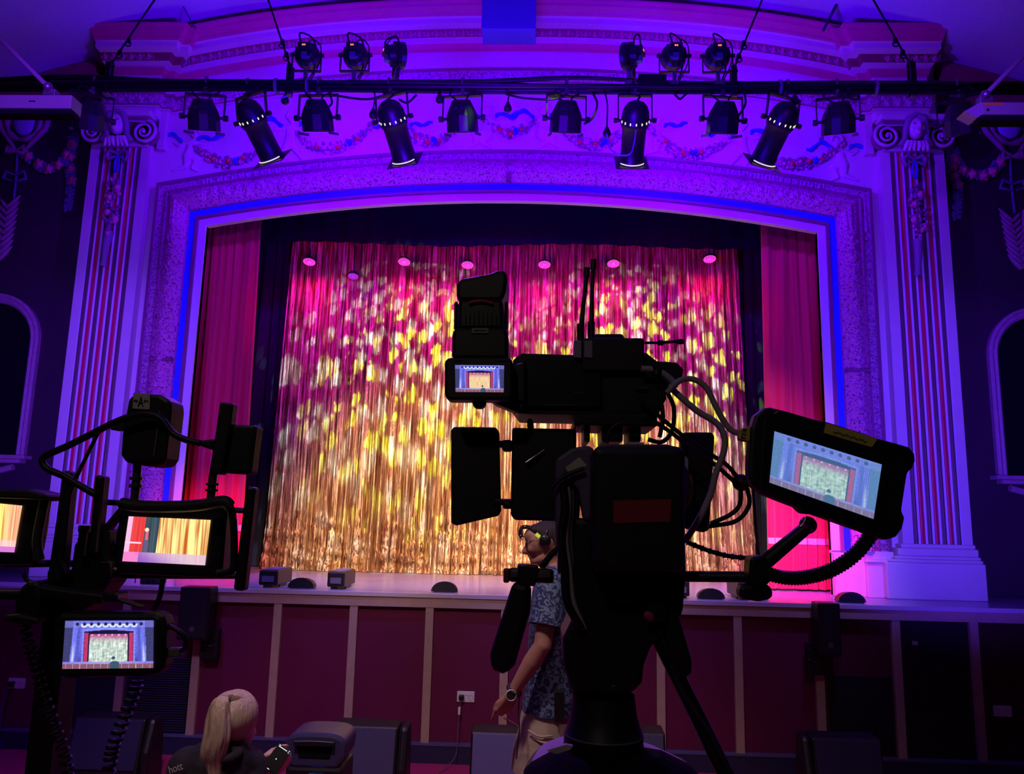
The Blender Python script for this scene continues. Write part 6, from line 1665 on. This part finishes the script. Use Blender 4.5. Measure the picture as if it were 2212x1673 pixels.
mb = MB(); mb.lathe([(-.012, .022), (.0, .0275), (.004, .0275), (.006, .0235), (.004, .022)], tuple(wf_), ax, mat('watch_ring', (.6, .58, .55), .3, .5), 26); wcs = mb.build('watch_case', man)
mb = MB(); mb.lathe([(0, .001), (.001, .0225)], tuple(wf_+ax*.003), ax, mat('watch_glass', (.02, .02, .02), .15), 24); mb.build('watch_face', wcs)
mb = MB(); mb.tube(catmull([Q(1122, 1500, -.2), Q(1120, 1540, -.22), Q(1122, 1572, -.24), Q(1116, 1640, -.22)], 6), .003, gm, 6); mb.tube(catmull([Q(1088, 1552, -.2), Q(1104, 1560, -.22), Q(1122, 1572, -.24)], 5), .003, gm, 6); mb.build('headset_lead', man)
part_px = [(1197, 1494), (1219, 1494), (1218, 1562), (1198, 1562)]
mb = MB(); mb.ppx(part_px, YP-.24, .035, gm); mb.build('belt_pack', man, bevel=.004)

# ---- seated woman with ponytail, back to us, looking at a phone
YG = -3.38
def G(u, v, dy=0): return atY(u, v, YG+dy)
wm = thing('person', (G(470, 1673).x, YG, ZF), 'seated person in black hoodie with blonde ponytail looking down at a phone', 'person')
mb = MB()
hc = G(508, 1552)
mb.ball(hc, (.083, .098, .100), skin_w, 20, 14)
mb.ball(G(520, 1582, .05), (.060, .060, .070), skin_w, 16, 12); caps(mb, [G(545, 1570, .085), G(549, 1583, .10)], [.010, .012], skin_w, 8)
caps(mb, [G(530, 1606, .07), G(510, 1600, .02)], [.022, .035], skin_w, 10)
mb.ball(G(541, 1592, .09), (.014, .016, .008), skin_w, 8, 6); mb.ball(G(542, 1574, .08), (.012, .016, .006), skin_w, 8, 6)
mb.ball(G(517, 1580, -.035), (.010, .014, .027), skin_w, 10, 8); mb.ball(G(470, 1570, .07), (.010, .014, .027), skin_w, 10, 8)
nk = G(488, 1618, -.01); caps(mb, [G(500, 1595), nk], [.050, .052], skin_w)
sr = G(532, 1650, .04); sl = G(408, 1650, -.02); pel = Vector((G(470, 1673).x-.02, YG-.05, ZF+.56)); ch = G(474, 1665, -.02)
caps(mb, [nk, ch, lerp(ch, pel, .5), pel], [.06, .115, .115, .13], skin_w, 18); caps(mb, [nk, sr], [.05, .055], skin_w); caps(mb, [nk, sl], [.05, .055], skin_w)
er = G(540, 1700, .22); wr = G(555, 1652, .30); caps(mb, [sr, er, wr], [.048, .038, .024], skin_w)
hand(mb, wr, G(592, 1622, .34)-wr, Vector((.6, -.2, -.6)), Vector((.3, -.6, .5)), skin_w, .28, .88)
el_ = G(440, 1740, .18); wl = G(572, 1684, .30); caps(mb, [sl, el_, wl], [.048, .038, .024], skin_w)
hand(mb, wl, G(612, 1655, .34)-wl, Vector((-.2, -.2, .8)), Vector((-.3, -.8, .2)), skin_w, .35, .88)
for d in (-1, 1):
    hp = pel+Vector((d*.09, 0, 0)); kn = pel+Vector((d*.12+.08, .44, .02)); an = Vector((kn.x, kn.y+.03, ZF+.08))
    caps(mb, [hp, kn, an], [.085, .058, .038], skin_w); caps(mb, [an+Vector((0, 0, -.04)), an+Vector((0, .15, -.05))], [.035, .03], skin_w)
remesh(mb.build('body', wm), .006, 2)
mb = MB(); mb.ball(hc+Vector((.0, -.004, .010)), (.094, .108, .106), blonde, 26, 18); mb.ball(G(500, 1530), (.080, .09, .07), blonde, 20, 12)
# strands combed to the tie
tie = G(489, 1512, -.085)
for k in range(26):
    a = R(-75+150*k/25)
    e = hc+Vector((.090*math.sin(a), -.02+.05*abs(math.sin(a)), .02+.085*math.cos(a))); mid = lerp(tie, e, .5)+Vector((0, -.022, .014))
    mb.tube(catmull([tie, mid, e], 5), [.007]*5+[.006]*5+[.003], blonde, 6)
mb.build('hair', wm)
mb = MB(); mb.tube([tie+Vector((.012*math.cos(t), -.005+.012*math.sin(t), 0)) for t in [2*PI*k/12 for k in range(13)]], .006, hair_d, 6); mb.build('hair_tie', wm)
mb = MB()
for k in range(17):
    o_ = (k-8)/8; yy = -.12-.015*math.cos(o_*2)+rn.uniform(-.01, .01)
    pts = [tie, G(478+o_*10, 1512+abs(o_)*3, -.115), G(472+o_*17, 1545, yy), G(469+o_*21, 1590, yy-.01), G(462+o_*21+3*math.sin(k), 1625, yy-.01), G(460+o_*20, 1660, yy), G(466+o_*13+4*math.sin(k*2), 1700, yy)]
    C = catmull(pts, 6); N = len(C); mb.tube(C, [.007+.010*math.sin(PI*min(1, i/N*1.05))**.7 for i in range(N)], blonde, 8)
mb.build('ponytail', wm)
# hoodie
mb = MB()
cs = [G(487, 1606, -.01), G(486, 1618, -.01), G(480, 1636, -.01), G(476, 1660, -.02), G(474, 1700, -.02), lerp(ch, pel, .5), pel+Vector((0, 0, .02)), pel+Vector((0, 0, -.08))]
caps(mb, [nk+Vector((0, -.01, -.02)), ch, lerp(ch, pel, .5), pel], [.075, .135, .14, .155], hoodie, 18)
for d in (-1, 1): caps(mb, [nk+Vector((d*.03, -.02, -.015)), (sr if d > 0 else sl)+Vector((0, 0, -.02)), lerp(ch, pel, .35)+Vector((d*.10, 0, 0)), pel+Vector((d*.08, 0, 0))], [.072, .088, .118, .11], hoodie, 16)
caps(mb, [sl+Vector((0, 0, -.01)), lerp(sl, el_, .5), el_, lerp(el_, wl, .5), lerp(el_, wl, .88)], [.068, .064, .056, .050, .042], hoodie); caps(mb, [sr, lerp(sr, er, .5), er, lerp(er, wr, .5), lerp(er, wr, .92)], [.066, .06, .052, .046, .036], hoodie)
remesh(mb.build('hoodie', wm), .008, 2)
mb = MB(); mb.tube(catmull([G(452, 1618, -.03), G(462, 1634, -.10), G(486, 1642, -.125), G(510, 1632, -.09), G(520, 1612, -.02)], 6), [.014]+[.021]*22+[.014, .014], hoodie, 10); mb.build('hood', wm)
mb = MB()
for d in (-1, 1):
    hp = pel+Vector((d*.09, 0, 0)); kn = pel+Vector((d*.12+.08, .44, .02)); an = Vector((kn.x, kn.y+.03, ZF+.10)); caps(mb, [hp, kn, an], [.10, .072, .055], mat('dark_jeans', (.015, .015, .025), .85))
remesh(mb.build('trousers', wm), .012, 1)
for d in (-1, 1):
    kn = pel+Vector((d*.12+.08, .44, .02)); mb = MB(); mb.ball((kn.x, kn.y+.08, ZF+.045), (.045, .13, .045), shoe_m, 14, 8); mb.build('shoe', wm)
text('hott', (367, 1672), (396, 1662), YG-.155, mat('print_white', (.6, .55, .58), .6), 'back_print', wm, h=.028)
ph = thing('phone', tuple(G(598, 1673, .33)), 'black phone with a dark screen held by the seated ponytailed person', 'phone')
pc = [G(565, 1655, .255), G(603, 1606, .295), G(630, 1624, .295), G(595, 1678, .255)]; nn_ = (pc[1]-pc[0]).cross(pc[2]-pc[1]).normalized()*.005
mb = MB(); mb.prism(pc, nn_, blackp); mb.build('phone_body', ph, bevel=.003)
fr = -nn_.normalized() if nn_.y > 0 else nn_.normalized()
mb = MB(); ox, oy = (pc[1]-pc[0]), (pc[2]-pc[1]); base = pc[0]+(nn_ if fr.dot(nn_) > 0 else Vector((0,0,0)))+fr*.0008
pe = mat('phone_white', (.3, .3, .3), .4, emit=((.8, .9, 1), 1.2))
for (a0, a1, b0, b1) in ((.90, .925, .10, .75), (.955, .975, .08, .22), (.94, .96, .84, .94), (.885, .90, .84, .92), (.86, .87, .88, .93), (.45, .50, .47, .52), (.03, .05, .08, .55)):
    mb.add([base+ox*a0+oy*b0, base+ox*a1+oy*b0, base+ox*a1+oy*b1, base+ox*a0+oy*b1], [(0, 1, 2, 3)], pe)
mb.build('screen_text', ph)
# chair under her
chr_ = thing('folding_chair', (pel.x, YG-.05, ZF), 'plain dark chair under the seated ponytailed person', 'chair')
mb = MB(); mb.box((pel.x-.21, YG-.22, ZF+.36), (pel.x+.21, YG+.20, ZF+.39), gear); mb.build('seat', chr_, bevel=.008)
for dx, dy in ((-1, -1), (1, -1), (-1, 1), (1, 1)):
    mb = MB(); mb.tube([(pel.x+dx*.19, YG-.01+dy*.18, ZF+.36), (pel.x+dx*.20, YG-.01+dy*.2, ZF)], .012, gear, 8); mb.build('leg', chr_)
